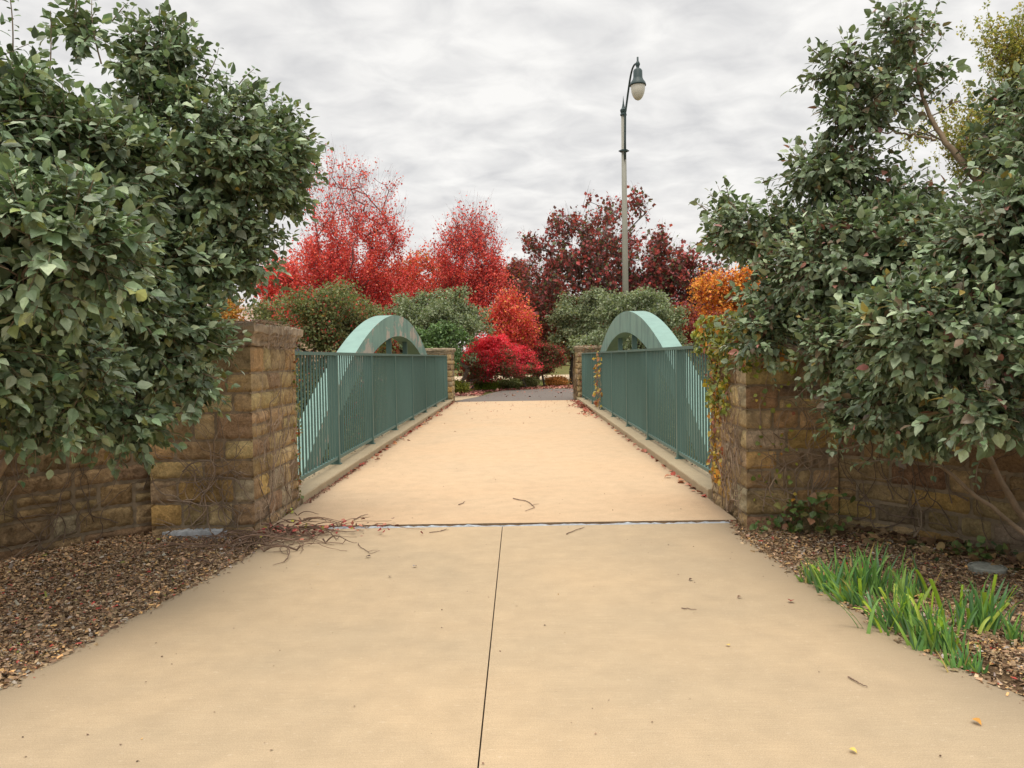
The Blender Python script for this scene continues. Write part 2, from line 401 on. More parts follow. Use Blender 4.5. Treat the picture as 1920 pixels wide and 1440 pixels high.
# expansion joint filler, ragged
mb = MB(); r = np.random.default_rng(3)
n = 90; jx = np.linspace(-1.62, 2.02, n)
y0 = 6.788 + 0.004 * r.random(n); y1 = 6.845 + 0.016 * r.random(n); zt = -0.006 + 0.007 * r.random(n)
v = np.concatenate([np.stack([jx, y0, zt], -1), np.stack([jx, y1, zt + 0.004 * r.standard_normal(n)], -1), np.stack([jx, y0, zt - .03], -1), np.stack([jx, y1, zt - .03], -1)])
i = np.arange(n - 1)
mb.add(v, [np.stack([i, i + 1, n + i + 1, n + i], -1), np.stack([2 * n + i, 2 * n + i + 1, i + 1, i], -1)])
tag(mb.build('joint_filler', M['joint']), kind='structure')

# ------------------------------------------------------------------ BRIDGE
bridge = thing('footbridge', 'tan concrete footbridge with two green arches beside its railings', 'bridge', (0, 17, 0))
mb = MB()
nx, ny = 30, 120
xx = np.linspace(-2.1, 2.1, nx); yy = np.linspace(6.862, 26.1, ny)
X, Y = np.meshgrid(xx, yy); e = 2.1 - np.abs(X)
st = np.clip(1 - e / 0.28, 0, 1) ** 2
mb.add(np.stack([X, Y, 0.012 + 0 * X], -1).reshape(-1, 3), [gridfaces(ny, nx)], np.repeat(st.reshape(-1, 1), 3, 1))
mb.build('deck', M['deck'], bridge)
mb = MB(); mb.box(-2.095, 2.095, 6.866, 26.095, -0.42, 0.008)
mb.build('deck_slab', simple('deck_edge', (0.30, 0.20, 0.12), 0.9, 20, 0.4, 0.003), bridge)
for s in (-1, 1):
    mb = MB(); n = 100; ky = np.linspace(7.93, 26.1, n); r = np.random.default_rng(5 + s)
    prof = [(2.098, -0.42), (2.098, 0.088), (2.106, 0.10), (2.50, 0.10), (2.508, 0.092), (2.508, -0.42)]
    v = np.array([[(s * (px), y, pz) for px, pz in prof] for y in ky]); v[:, 1:3, 0] += 0.003 * r.standard_normal((n, 1)); v[:, 1:3, 2] += 0.0025 * r.standard_normal((n, 1))
    f = gridfaces(n, len(prof))
    mb.add(v.reshape(-1, 3), [f if s < 0 else f[:, ::-1]])
    a = v[0]; mb.add(a, [[(0, 1, 2, 3), (0, 3, 4, 5)]])
    mb.build('kerb', M['kerb'], bridge)
    # arch, a square-section rib
    yc = 17.95
    def ext(y): return 1.5 + 1.0 * (1 - (y - yc) ** 2 / 28.6)
    def inn(y): return 1.5 + 0.53 * (1 - (y - yc) ** 2 / 15.2)
    n = 90; t = np.linspace(-1, 1, n)
    A = yc + 10.3 * t; B = yc + 8.35 * t
    xi, xo = s * 2.58, s * 2.915
    top = np.stack([A, ext(A)], -1); bot = np.stack([B, inn(B)], -1)
    rows = []
    nb = 8
    for k in range(nb):
        q = k / (nb - 1); rows.append(np.column_stack([np.full(n, xi), top * (1 - q) + bot * q]))
    face = np.stack(rows, 1)
    f = gridfaces(n, nb)
    mb = MB()
    wear = 1.0 if s < 0 else 0.0
    mb.add(face.reshape(-1, 3), [f if s < 0 else f[:, ::-1]], (wear, 1.0, 0))
    fo = face.copy(); fo[..., 0] = xo
    mb.add(fo.reshape(-1, 3), [f[:, ::-1] if s < 0 else f], (0, 0.6, 0))
    for line in (top, bot):
        a = np.column_stack([np.full(n, xi), line]); b = np.column_stack([np.full(n, xo), line])
        mb.add(np.stack([a, b], 1).reshape(-1, 3), [gridfaces(n, 2)], (0, 0.25, 0))
    arch = mb.build('arch', M['arch'], bridge)
    tag(arch, 'left arch with flaking pale patches on its inner face' if s < 0 else 'right arch with dark streaks on its inner face')
    for k in range(6):
        y = 12.38 + 2.415 * k
        if abs(y - yc) > 6.1: continue
        mb = MB(); cx = s * 2.745
        zt = inn(y) + 0.04
        mb.box(cx - 0.055, cx + 0.055, y - 0.045, y + 0.045, -0.1, zt)
        mb.build('hanger', M['teal'], arch)

def railing(s, label):
    t = thing('railing', label, 'railing', (s * 2.30, 17, 0.1), 'railings along the footbridge')
    x = s * 2.30
    mb = MB(); mb.box(x - 0.03, x + 0.03, 7.93, 26.0, 1.565, 1.605); mb.build('top_rail', M['teal'], t)
    mb = MB(); mb.box(x - 0.02, x + 0.02, 7.94, 25.99, 0.165, 0.205); mb.build('bottom_rail', M['teal'], t)
    posts = [8.0] + [10.30 + 2.415 * k for k in range(7)] + [25.9]
    for y in posts:
        mb = MB(); xi = x - s * 0.035; xo = x + s * 0.095
        mb.box(min(xi, xo), max(xi, xo), y - 0.034, y + 0.034, 0.1, 1.563)
        mb.box(min(xi, xo) - 0.02, max(xi, xo) + 0.02, y - 0.05, y + 0.05, 0.1, 0.112)
        mb.build('post', M['teal'], t)
    ys_ = []
    for a, b in zip(posts[:-1], posts[1:]):
        m = int(round((b - a) / 0.134))
        ys_ += [a + (b - a) * k / m for k in range(1, m)]
    first = None
    mb = MB()
    for i, y in enumerate(ys_):
        if i < 100:
            if first is None:
                p = MB(); p.box(x - 0.0095, x + 0.0095, y - 0.0095, y + 0.0095, 0.204, 1.566)
                first = p.build('picket', M['teal'], t); y00 = y
            else:
                c = first.copy(); sc.collection.objects.link(c); c.parent = t; c.matrix_parent_inverse = first.matrix_parent_inverse.copy(); c.location = (0, y - y00, 0)
        else: mb.box(x - 0.0095, x + 0.0095, y - 0.0095, y + 0.0095, 0.204, 1.566)
    tag(mb.build('far_pickets', M['teal'], t), kind='stuff')
railing(-1, 'teal metal picket railing on the kerb left of the deck')
railing(1, 'teal metal picket railing on the kerb right of the deck')

# ------------------------------------------------------------------ STONE PILLARS AND WALLS
STC = [(4, (.46, .32, .165)), (3, (.52, .38, .20)), (2, (.37, .25, .14)), (2, (.58, .43, .23)), (1, (.32, .235, .15)), (1.3, (.58, .38, .15)), (1, (.48, .39, .26))]
def stones(mb, mapf, L, z0, z1, n_course, r, c0=False, c1=False, bias=1.0):
    D = 0.020; hs = 0.8 + 0.4 * r.random(n_course); hs = hs / hs.sum() * (z1 - z0)
    z = z0
    for k in range(n_course):
        h = hs[k]; u = 0.0
        while u < L - 1e-6:
            l = 0.17 + 0.34 * r.random()
            if L - u - l < 0.14: l = L - u
            first = u == 0; last = abs(u + l - L) < 1e-6
            sub = 1
            if h > 0.19 and r.random() < 0.18: sub = 2
            for si in range(sub):
                zz0 = z + h * si / sub; zz1 = z + h * (si + 1) / sub; g = 0.004
                ua, ub = u + g, u + l - g
                if first and c0: ua = -D
                if last and c1: ub = L + D
                nu = max(5, int((ub - ua) / 0.022)); nv = max(5, int((zz1 - zz0) / 0.022))
                U, V = np.meshgrid(np.linspace(ua, ub, nu), np.linspace(zz0 + g, zz1 - g, nv))
                eu = np.minimum(U - ua if not (first and c0) else 9 + 0 * U, ub - U if not (last and c1) else 9 + 0 * U)
                ev = np.minimum(V - zz0 - g, zz1 - g - V); e = np.minimum(eu, ev)
                rn = r.standard_normal(U.shape); rn = (rn + np.roll(rn, 1, 0) + np.roll(rn, 1, 1) + np.roll(rn, -1, 0) + np.roll(rn, -1, 1)) / 5
                dd = D * np.clip(e / 0.014, 0, 1) ** 0.4 + 0.014 * rn * np.clip(e / 0.02, 0, 1) + 0.010 * (r.random() - .3) * np.clip(e / 0.05, 0, 1)
                if first and c0: dd[:, 0] = D
                if last and c1: dd[:, -1] = D
                dd = np.where(e < 1e-5, -0.012, dd)
                if first and c0: dd[1:-1, 0] = D; dd[0, 0] = dd[-1, 0] = D * .6
                if last and c1: dd[1:-1, -1] = D; dd[0, -1] = dd[-1, -1] = D * .6
                # wobble the outline a little
                U = U + 0.004 * rn * (e < 0.01) * (eu < 5); V = V + 0.004 * np.roll(rn, 2, 1) * (e < 0.01)
                P = mapf(U, V, dd)
                col = pal(1, STC, 0.1, r)[0] * bias
                cc = np.clip(col[None] * (1 + 0.10 * rn.reshape(-1, 1)), 0.01, 1)
                mb.add(P.reshape(-1, 3), [gridfaces(*U.shape)], cc)
            u += l
        z += h
def ringmap(o, ud, nd):
    o = np.array(o, float); ud = np.array(ud, float); nd = np.array(nd, float)
    return lambda U, V, D: o + U[..., None] * ud + V[..., None] * np.array([0, 0, 1.0]) + D[..., None] * nd

def pillar(x0, x1, y0, y1, h, label, seed, courses=9, footing=False):
    r = np.random.default_rng(seed)
    t = thing('stone_pillar', label, 'pillar', ((x0 + x1) / 2, (y0 + y1) / 2, 0), 'stone pillars at the bridge ends')
    zt = h - 0.19; zb = -0.1
    mb = MB()
    for o, ud, nd, L in (((x0, y0, 0), (1, 0, 0), (0, -1, 0), x1 - x0), ((x1, y0, 0), (0, 1, 0), (1, 0, 0), y1 - y0),
                         ((x1, y1, 0), (-1, 0, 0), (0, 1, 0), x1 - x0), ((x0, y1, 0), (0, -1, 0), (-1, 0, 0), y1 - y0)):
        rr = np.random.default_rng(seed); hs_seed = rr
        r2 = np.random.default_rng(seed + int(abs(nd[0]) * 10 + nd[1] * 3 + 5))
        class RR:      # the same course heights on every face, other random values per face
            def __init__(s): s.first = True
            def random(s, *a):
                if a and s.first: s.first = False; return rr.random(*a)
                return r2.random(*a)
            def standard_normal(s, *a): return r2.standard_normal(*a)
            def choice(s, *a, **k): return r2.choice(*a, **k)
        stones(mb, ringmap(o, ud, nd), L, zb, zt, courses, RR(), True, True)
    mb.build('stonework', M['stone'], t, smooth=True)
    mb = MB(); mb.box(x0 + .004, x1 - .004, y0 + .004, y1 - .004, zb, zt + 0.01, (.27, .215, .145)); mb.build('mortar', M['mortar'], t)
    # moulded cap
    prof = [(-.05, zt), (.022, zt), (.030, zt + .02), (.030, zt + .04), (.042, zt + .06), (.060, zt + .085), (.060, zt + .10), (.085, zt + .115), (.088, h - .02), (.072, h), (-.25, h + 0.01)]
    ring = []
    for a, b in (((x0, y0), (x1, y0)), ((x1, y0), (x1, y1)), ((x1, y1), (x0, y1)), ((x0, y1), (x0, y0))):
        a = np.array(a); b = np.array(b); m = 14
        for k in range(m):
            ring.append((a + (b - a) * k / m, k / m, a, b))
    cx, cy = (x0 + x1) / 2, (y0 + y1) / 2; hx, hy = (x1 - x0) / 2, (y1 - y0) / 2
    V = []
    for off, z in prof:
        row = []
        for (p, _, _, _) in ring:
            sx = (p[0] - cx) / hx; sy = (p[1] - cy) / hy
            row.append((cx + sx * (hx + off), cy + sy * (hy + off), z))
        V.append(row)
    V = np.array(V); V += 0.006 * r.standard_normal(V.shape); V[-1, :, :] = V[-1, :, :]
    n = len(ring); m = len(prof); i = np.arange(m - 1)[:, None] * n; j = np.arange(n)[None]; k = (j + 1) % n
    mb = MB(); cvar = np.array([.30, .235, .16]) * (1 + .12 * r.standard_normal((m * n, 1)))
    vv = np.vstack([V.reshape(-1, 3), [[cx, cy, h + .012]]])
    jj = np.arange(n); fan = np.stack([(m - 1) * n + jj, (m - 1) * n + (jj + 1) % n, np.full(n, m * n)], -1)
    mb.add(vv, [np.stack([i + j, i + k, i + n + k, i + n + j], -1).reshape(-1, 4), fan], np.vstack([cvar, cvar[:1]]))
    mb.build('cap', M['mortar'], t)
    if footing:
        mb = MB(); rr = np.random.default_rng(2); n = 30
        fx = np.linspace(x0 + 0.08, x1 - 0.22, n); d = 0.045 + 0.0015 * rr.standard_normal(n); zz = 0.002 * rr.standard_normal(n) + 0.038 + .006 * np.sin(fx * 9)
        v = np.concatenate([np.stack([fx, y0 - d, np.full(n, -.1)], -1), np.stack([fx, y0 - d, zz], -1), np.stack([fx, np.full(n, y0), zz + 0.015], -1)])
        i = np.arange(n - 1); mb.add(v, [np.stack([i, i + 1, n + i + 1, n + i], -1), np.stack([n + i, n + i + 1, 2 * n + i + 1, 2 * n + i], -1)])
        mb.build('footing', M['footing'], t)
    return t
pillar(-3.02, -2.16, 6.62, 7.9, 1.83, 'stone pillar at the near left bridge end, web of bare vines', 11, footing=True)
pillar(2.16, 2.92, 6.72, 7.9, 1.80, 'stone pillar at the near right bridge end, yellowing creeper on it', 12)
pillar(-3.0, -2.16, 26.1, 27.2, 1.84, 'distant plain stone pillar beyond the left railing', 13, 9)
pillar(2.16, 3.4, 26.1, 27.2, 1.84, 'distant stone pillar beyond the right railing, brown stems on its corner', 14, 9)

def poly_map(pts):
    P = np.array(pts, float)
    # smooth by Catmull-Rom resampling
    Q = []
    PP = np.vstack([2 * P[0] - P[1], P, 2 * P[-1] - P[-2]])
    for i in range(1, len(PP) - 2):
        for t in np.linspace(0, 1, 12, endpoint=False):
            a, b, c, d = PP[i - 1], PP[i], PP[i + 1], PP[i + 2]
            Q.append(0.5 * ((2 * b) + (-a + c) * t + (2 * a - 5 * b + 4 * c - d) * t * t + (-a + 3 * b - 3 * c + d) * t ** 3))
    Q.append(P[-1]); Q = np.array(Q)
    s = np.concatenate([[0], np.cumsum(np.linalg.norm(np.diff(Q, axis=0), axis=1))])
    T = nrm(np.gradient(Q, axis=0)); Nn = np.stack([T[:, 1], -T[:, 0]], -1)
    def f(U, V, D):
        U = np.asarray(U, float)
        x = np.interp(U, s, Q[:, 0]); y = np.interp(U, s, Q[:, 1]); nx = np.interp(U, s, Nn[:, 0]); ny = np.interp(U, s, Nn[:, 1])
        return np.stack([x + nx * D, y + ny * D, V + 0 * x], -1)
    return f, s[-1]
WL = [(-8.5, 2.2), (-6.2, 3.25), (-4.7, 4.5), (-3.86, 5.78), (-3.42, 6.42), (-3.05, 6.78)]
WR = [(2.95, 6.74), (3.36, 6.26), (3.80, 5.50), (4.6, 4.3), (6.0, 3.2), (8.5, 2.2)]
WALLH = 1.22
wallmaps = []
for pts, seed, lab in ((WL, 21, 'curved brown stone wall under the left shrub'), (WR, 22, 'curved brown stone wall under the right shrub')):
    f, L = poly_map(pts); wallmaps.append((f, L))
    t = thing('stone_wall', lab, 'wall', (pts[2][0], pts[2][1], 0))
    mb = MB(); stones(mb, f, L, -0.12, WALLH, 7, np.random.default_rng(seed), bias=.78); mb.build('stonework', M['stone'], t, smooth=True)
    U = np.linspace(0, L, 80)
    def strip(mb, prof, col):
        rows = [f(U, np.full(80, z), np.full(80, d)) for d, z in prof]
        mb.add(np.stack(rows, 0).reshape(-1, 3), [gridfaces(len(prof), 80)], col)
    mb = MB(); strip(mb, [(0.001, -.12), (0.001, WALLH), (-.35, WALLH), (-.35, -.12)], (.27, .215, .145)); mb.build('mortar', M['mortar'], t)
    mb = MB(); strip(mb, [(0.0, WALLH + .002), (.06, WALLH + .004), (.065, WALLH + .09), (.05, WALLH + .10), (-.38, WALLH + .10), (-.40, WALLH + .002)], (.26, .21, .16)); mb.build('cap', M['mortar'], t)

# ------------------------------------------------------------------ PLANT GENERATORS
def skeleton(base, tips, r, trunk=None, step=0.35, rise=0.25, r0=0.008, curve=0.15):
    nodes = [np.array(base, float)]; par = [-1]
    if trunk is not None:
        for p in trunk: nodes.append(np.array(p, float)); par.append(len(nodes) - 2)
    order = np.argsort(np.linalg.norm(tips - nodes[-1], axis=1))
    tipnode = []
    for ti in order:
        tp = tips[ti]; A = np.array(nodes)
        d = np.linalg.norm(A - tp, axis=1)
        hz_ = np.linalg.norm(A[:, :2] - tp[:2], axis=1)
        cost = d + 2.0 * np.maximum(0, A[:, 2] - tp[2] + rise * hz_)
        k = int(np.argmin(cost)); a = A[k]; L = d[k]; m = max(1, int(L / step))
        prev = k
        side = r.standard_normal(3) * curve * L * 0.4
        for q in range(1, m + 1):
            t = q / m; p = a + (tp - a) * t + side * math.sin(math.pi * t) + np.array([0, 0, -curve * L * math.sin(math.pi * t) * 0.5])
            nodes.append(p); par.append(prev); prev = len(nodes) - 1
        tipnode.append(prev)
    nodes = np.array(nodes); par = np.array(par); cnt = np.zeros(len(nodes))
    for k in tipnode: cnt[k] += 1
    for k in range(len(nodes) - 1, 0, -1): cnt[par[k]] += cnt[k]
    rad = r0 * np.maximum(cnt, 1) ** 0.47
    return nodes, par, rad
def skel_mesh(mb, nodes, par, rad, col, sides=5):
    k = np.arange(1, len(nodes)); pr = par[1:]
    mb.edges(nodes[pr], nodes[k], np.minimum(rad[pr], rad[k] * 1.35), rad[k], sides, col)

def in_lobes(P, lobes, scale=1.0):
    o = np.zeros(len(P), int)
    for l in lobes:
        o += (((P - np.array(l[:3])) / (np.array(l[3:6]) * scale)) ** 2).sum(1) < 1
    return o
def sample_lobes(lobes, n, lo, hi, r, pw=1.0):
    wt = np.array([(l[3] * l[4] * l[5]) ** (2 / 3) * (l[6] if len(l) > 6 else 1) for l in lobes]); wt /= wt.sum()
    ix = r.choice(len(lobes), n, p=wt); Lb = np.array([l[:6] for l in lobes])[ix]
    d = nrm(r.standard_normal((n, 3))); rr = lo + (hi - lo) * r.random((n, 1)) ** pw
    return Lb[:, :3] + d * rr * Lb[:, 3:6], d * 1.0 / Lb[:, 3:6], ix

def lobe(px, py, Y, rpx, rpy=None, ry=None, wt=1.0):
    c = at(px, py, Y); s = FPX / Y; rx = rpx / s; rz = (rpy or rpx) / s
    return (c[0], c[1], c[2], rx, ry or (rx + rz) / 2 * 0.9, rz, wt)
def vlobe(px, py, Y, rpx, rpy=None, wt=1.0):
    a, b, c, x, y, z, w_ = lobe(px, py, Y, rpx, rpy, None, wt)
    return (a, b, c, max(x - .13, .07), max(y - .10, .07), max(z - .13, .07), w_)

def big_shrub(name, label, root, lobes, nsprig, nfill, leaf, seed, palette, stems=(), shoots=()):
    r = np.random.default_rng(seed)
    t = thing(name, label, 'shrub', root)
    P, G, ix = sample_lobes(lobes, nsprig, 0.66, 1.06, r, 0.55)
    wtl = np.array([l[6] for l in lobes])[ix]; deep = in_lobes(P, lobes, 0.80) > 0
    keep = ~deep | (r.random(len(P)) < 0.22)
    P = P[keep]; O = nrm(G[keep])
    # patchy: clumps and gaps
    ph = np.sin(P[:, 0] * 7.1 + 1.3) + np.sin(P[:, 1] * 6.3 + 2.1) + np.sin(P[:, 2] * 8.2 + .7) + np.sin((P[:, 0] + P[:, 2]) * 13)
    k2 = r.random(len(P)) < np.clip(0.70 + 0.24 * ph, 0.12, 1); P = P[k2]; O = O[k2]
    n = len(P)
    up = np.array([0, 0, 1.0])
    D = nrm(O * 1.0 + up * 0.35 + 0.55 * r.standard_normal((n, 3)))
    Ls = 0.14 + 0.20 * r.random(n)
    leaf_sc = leaf * (0.68 + 0.6 * r.random(n)); tone = np.clip(1 + .24 * r.standard_normal(n), .55, 1.7); LT_ = []
    crown = MB(); tw = MB()
    m = 8
    # twigs bend and droop at their end
    prev = P - D * Ls[:, None] * 0.5
    LP = []; LD = []; LN = []; LS = []; LO = []
    for q in range(m):
        tt = (q + 1) / m
        cur = P - D * Ls[:, None] * 0.5 + D * (Ls * tt * 1.25)[:, None] + up * (-0.10 * Ls * tt ** 2)[:, None]
        if q % 2 == 1:
            tw.edges(prev, cur, np.full(n, .0026), np.full(n, .0018), 3, (.20, .15, .10)); prev = cur
        sd_ = nrm(np.cross(D, up) + 1e-3)
        if q % 2: sd_ = nrm(np.cross(D, sd_))
        sd_ = nrm(sd_ + 0.35 * r.standard_normal((n, 3)))
        for sg in (-1, 1):
            if q == m - 1 and sg == 1: dl = D
            else: dl = sd_ * sg
            droop = (0.25 + 0.75 * r.random((n, 1)))
            d = nrm(dl * 0.9 + D * 0.45 - up * droop * 0.75 + O * 0.35)
            nn_ = nrm(up * (0.85) + O * 0.75 + 0.33 * r.standard_normal((n, 3)))
            kp = r.random(n) < 0.88
            LP.append(cur[kp] + d[kp] * 0.008); LD.append(d[kp]); LN.append(nn_[kp]); LS.append((leaf_sc * (0.55 + 0.7 * r.random(n)))[kp]); LO.append(O[kp]); LT_.append(tone[kp])
    LP = np.vstack(LP); LD = np.vstack(LD); LN = np.vstack(LN); LS = np.concatenate(LS)
    LP2 = LP + LD * LS[:, None] * 0.12
    # colours vary by sprig zone and leaf
    c = np.clip(pal(len(LP), palette, 0.16, r) * np.concatenate(LT_)[:, None], .01, .8)
    crown.inst(LT, LF, LP2, LD, LN, LS, c, 0.82 + 0.36 * r.random(len(LP)))
    # inner fill so the crown is dark and closed
    Pf, Gf, _ = sample_lobes([l[:6] + (l[6] ** 3,) for l in lobes], nfill, 0.25, 0.80, r, 0.7)
    crown.inst(LT2, LF2, Pf, nrm(r.standard_normal((nfill, 3)) + [0, 0, -.5]), nrm(r.standard_normal((nfill, 3)) + up), leaf * 1.2 * (0.7 + 0.6 * r.random(nfill)), pal(nfill, palette, 0.2, r), 1.1 * np.ones(nfill))
    # stray shoots
    for (a, b) in shoots:
        a = np.array(a); b = np.array(b); L = np.linalg.norm(b - a); k = int(L / 0.045) + 2
        s_ = np.linspace(0, 1, k)[:, None]; bend = nrm(r.standard_normal(3)) * L * 0.08
        pts = a + (b - a) * s_ + bend * np.sin(math.pi * s_)
        tw.tube(pts, np.linspace(.006, .002, k), 5, (.22, .17, .12))
        dirv = nrm(b - a); sidev = nrm(np.cross(dirv, [0.3, 1, 0.1]))
        for sg in (-1, 1):
            idx = np.arange(2, k)
            Pq = pts[idx]; nq = len(idx)
            rot = (idx % 2)[:, None]
            sd2 = sidev * (1 - rot) + np.cross(dirv, sidev) * rot
            dq = nrm(sd2 * sg + dirv * 0.5 - up * 0.3 + .3 * r.standard_normal((nq, 3)))
            crown.inst(LT, LF, Pq + dq * .01, dq, nrm(up + .4 * r.standard_normal((nq, 3))), leaf * (.45 + .4 * r.random(nq)), pal(nq, palette, .2, r))
    # branches
    nt_ = 260
    Pt, _, _ = sample_lobes(lobes, nt_, 0.1, 0.85, r, 0.8)
    nd, pa, ra = skeleton(root, Pt, r, None, 0.22, 0.15, 0.0042, 0.12)
    br = MB(); skel_mesh(br, nd, pa, ra, (.15, .11, .08), 6)
    for pts, r0_, r1_ in stems:
        pts = np.array(pts, float); k = 24
        s_ = np.linspace(0, len(pts) - 1, k); q = np.column_stack([np.interp(s_, np.arange(len(pts)), pts[:, a]) for a in range(3)])
        for _ in range(3): q[1:-1] = (q[:-2] + 2 * q[1:-1] + q[2:]) / 4
        q[1:-1] += 0.006 * r.standard_normal((k - 2, 3))
        br.tube(q, np.linspace(r0_, r1_, k), 8, (.26, .19, .125))
    br.build('branches', M['bark'], t, smooth=True); tw.build('twigs', M['twig'], t); crown.build('crown', M['leaf'], t)
    return t

VIBL = [(4, (.115, .172, .085)), (5, (.162, .230, .125)), (4, (.225, .300, .172)), (3, (.32, .39, .25)), (1.0, (.22, .24, .08)), (.02, (.35, .24, .06))]
VIBR = [(4, (.118, .172, .086)), (5, (.168, .230, .126)), (4, (.230, .295, .172)), (3, (.32, .39, .25)), (.6, (.20, .15, .10)), (.22, (.34, .15, .12)), (.2, (.36, .27, .08))]

Ll = [vlobe(360, 300, 6.2, 175, 165, .85), vlobe(300, 115, 6.0, 82, 85, .7), vlobe(478, 290, 6.5, 105, 120), vlobe(410, 440, 6.3, 110, 85), vlobe(545, 290, 6.6, 45, 50), vlobe(540, 350, 6.7, 45, 60),
      vlobe(290, 640, 5.5, 120, 130), vlobe(365, 640, 5.7, 68, 85), vlobe(290, 510, 5.7, 125, 95, 1.3), vlobe(380, 500, 6.0, 85, 70), vlobe(330, 720, 5.5, 90, 75), vlobe(240, 790, 5.2, 80, 60), vlobe(200, 760, 5.1, 110, 75), vlobe(60, 470, 3.9, 210, 150), vlobe(60, 270, 4.6, 150, 110), vlobe(160, 330, 4.9, 160, 130),
      vlobe(70, 700, 4.4, 150, 150), vlobe(150, 70, 5.2, 38, 75, wt=.8), vlobe(-120, 300, 4.4, 230, 300, wt=.5), vlobe(-120, 640, 3.9, 200, 200, wt=.5), vlobe(470, 500, 6.3, 55, 40), vlobe(180, 560, 5.0, 130, 110)]
sl = [(at(*a, Y_), at(*b, Y_)) for a, b, Y_ in (((250, 200), (215, 90), 6.0), ((280, 90), (225, 20), 6.0), ((300, 100), (345, 40), 6.0), ((380, 150), (410, 90), 6.2), ((500, 220), (545, 195), 6.5), ((450, 480), (475, 570), 6.3), ((400, 500), (410, 575), 6.3), ((350, 500), (350, 580), 6.2), ((530, 420), (520, 520), 6.5), ((330, 250), (250, 330), 5.9), ((300, 420), (230, 470), 5.6), ((390, 640), (440, 650), 5.5), ((380, 700), (435, 720), 5.5), ((200, 640), (120, 740), 4.6), ((120, 380), (30, 450), 3.9), ((230, 800), (215, 880), 5.0))]
for a, b, Y_ in (((20, 180), (8, -60), 4.8), ((90, 170), (95, 20), 4.9), ((140, 60), (150, -40), 5.2), ((190, 120), (172, 0), 5.2), ((560, 250), (618, 275), 6.6), ((570, 350), (612, 340), 6.7), ((300, 50), (300, 12), 6.0), ((210, 40), (240, 5), 6.0), ((440, 170), (476, 130), 6.3), ((250, 780), (290, 870), 5.2), ((330, 760), (400, 760), 5.5), ((60, 830), (40, 900), 4.5)):
    sl.append((at(*a, Y_), at(*b, Y_)))
big_shrub('viburnum_shrub', 'big leafy grey-green shrub over the left wall, rounded crown against the sky', (-3.9, 4.2, -0.04), Ll, 7800, 5200, 0.070, 101, VIBL,
          stems=[([(-3.7, 4.3, -.04), at(-40, 930, 4.4), at(60, 800, 4.6), at(130, 690, 4.9), at(180, 450, 5.2), at(170, 250, 5.2)], .030, .010),
                 ([(-3.8, 4.3, -.04), at(60, 800, 4.7), at(160, 640, 5.4), at(240, 480, 5.8), at(330, 220, 6.1)], .024, .008)], shoots=sl)
Lr = [vlobe(1690, 60, 5.9, 60, 80, .35), vlobe(1680, 150, 5.9, 85, 75, .5), vlobe(1580, 135, 5.9, 65, 60, .6), vlobe(1610, 215, 5.9, 80, 50, .55), vlobe(1560, 320, 6.1, 100, 60, .8), vlobe(1680, 370, 6.1, 110, 55, .8), vlobe(1450, 430, 6.5, 120, 65), vlobe(1370, 400, 6.7, 55, 40), vlobe(1640, 490, 5.8, 190, 110),
      vlobe(1480, 540, 6.3, 100, 90), vlobe(1800, 620, 4.7, 190, 120), vlobe(1620, 650, 5.6, 130, 100), vlobe(1720, 740, 5.1, 130, 95), vlobe(1925, 260, 5.4, 85, 115), vlobe(1910, 470, 4.6, 150, 130),
      vlobe(1890, 770, 4.4, 130, 75), vlobe(1600, 780, 5.5, 65, 50), vlobe(2060, 350, 4.6, 180, 260, wt=.5), vlobe(2060, 700, 4.2, 160, 180, wt=.5), vlobe(1760, 480, 5.3, 110, 90), vlobe(1430, 630, 6.2, 60, 70)]
sr = [(at(*a, Y_), at(*b, Y_)) for a, b, Y_ in (((1712, 60, ), (1725, -40), 5.9), ((1728, 190), (1640, 130), 5.9), ((1735, 200), (1790, 150), 5.9), ((1720, 120), (1770, 60), 5.9), ((1748, 225), (1620, 300), 5.9), ((1760, 260), (1560, 240), 6.0), ((1690, 250), (1530, 200), 6.0), ((1640, 247), (1515, 160), 5.9), ((1640, 150), (1530, 95), 5.9), ((1700, 300), (1480, 320), 6.2), ((1600, 330), (1420, 380), 6.4), ((1820, 320), (1760, 400), 5.7), ((1855, 260), (1862, 150), 5.7), ((1870, 300), (1800, 250), 5.6), ((1880, 220), (1840, 120), 5.5), ((1900, 300), (1850, 340), 5.4), ((1700, 480), (1600, 420), 5.7), ((1830, 600), (1700, 560), 4.8), ((1800, 680), (1660, 700), 5.0))]
for a, b, Y_ in (((1330, 400), (1300, 378), 6.7), ((1350, 440), (1322, 440), 6.7), ((1370, 380), (1358, 335), 6.7), ((1545, 110), (1515, 85), 5.9), ((1700, 30), (1690, -40), 5.9), ((1740, 60), (1765, -10), 5.9), ((1740, 180), (1810, 125), 5.9), ((1740, 220), (1800, 180), 5.9),
                 ((1560, 760), (1535, 770), 5.6), ((1640, 820), (1560, 845), 5.4), ((1720, 850), (1600, 870), 5.2), ((1760, 830), (1750, 890), 5.0), ((1540, 640), (1450, 690), 6.0), ((1560, 700), (1490, 750), 5.8), ((1850, 840), (1830, 905), 4.6), ((1500, 290), (1492, 262), 6.2)):
    sr.append((at(*a, Y_), at(*b, Y_)))
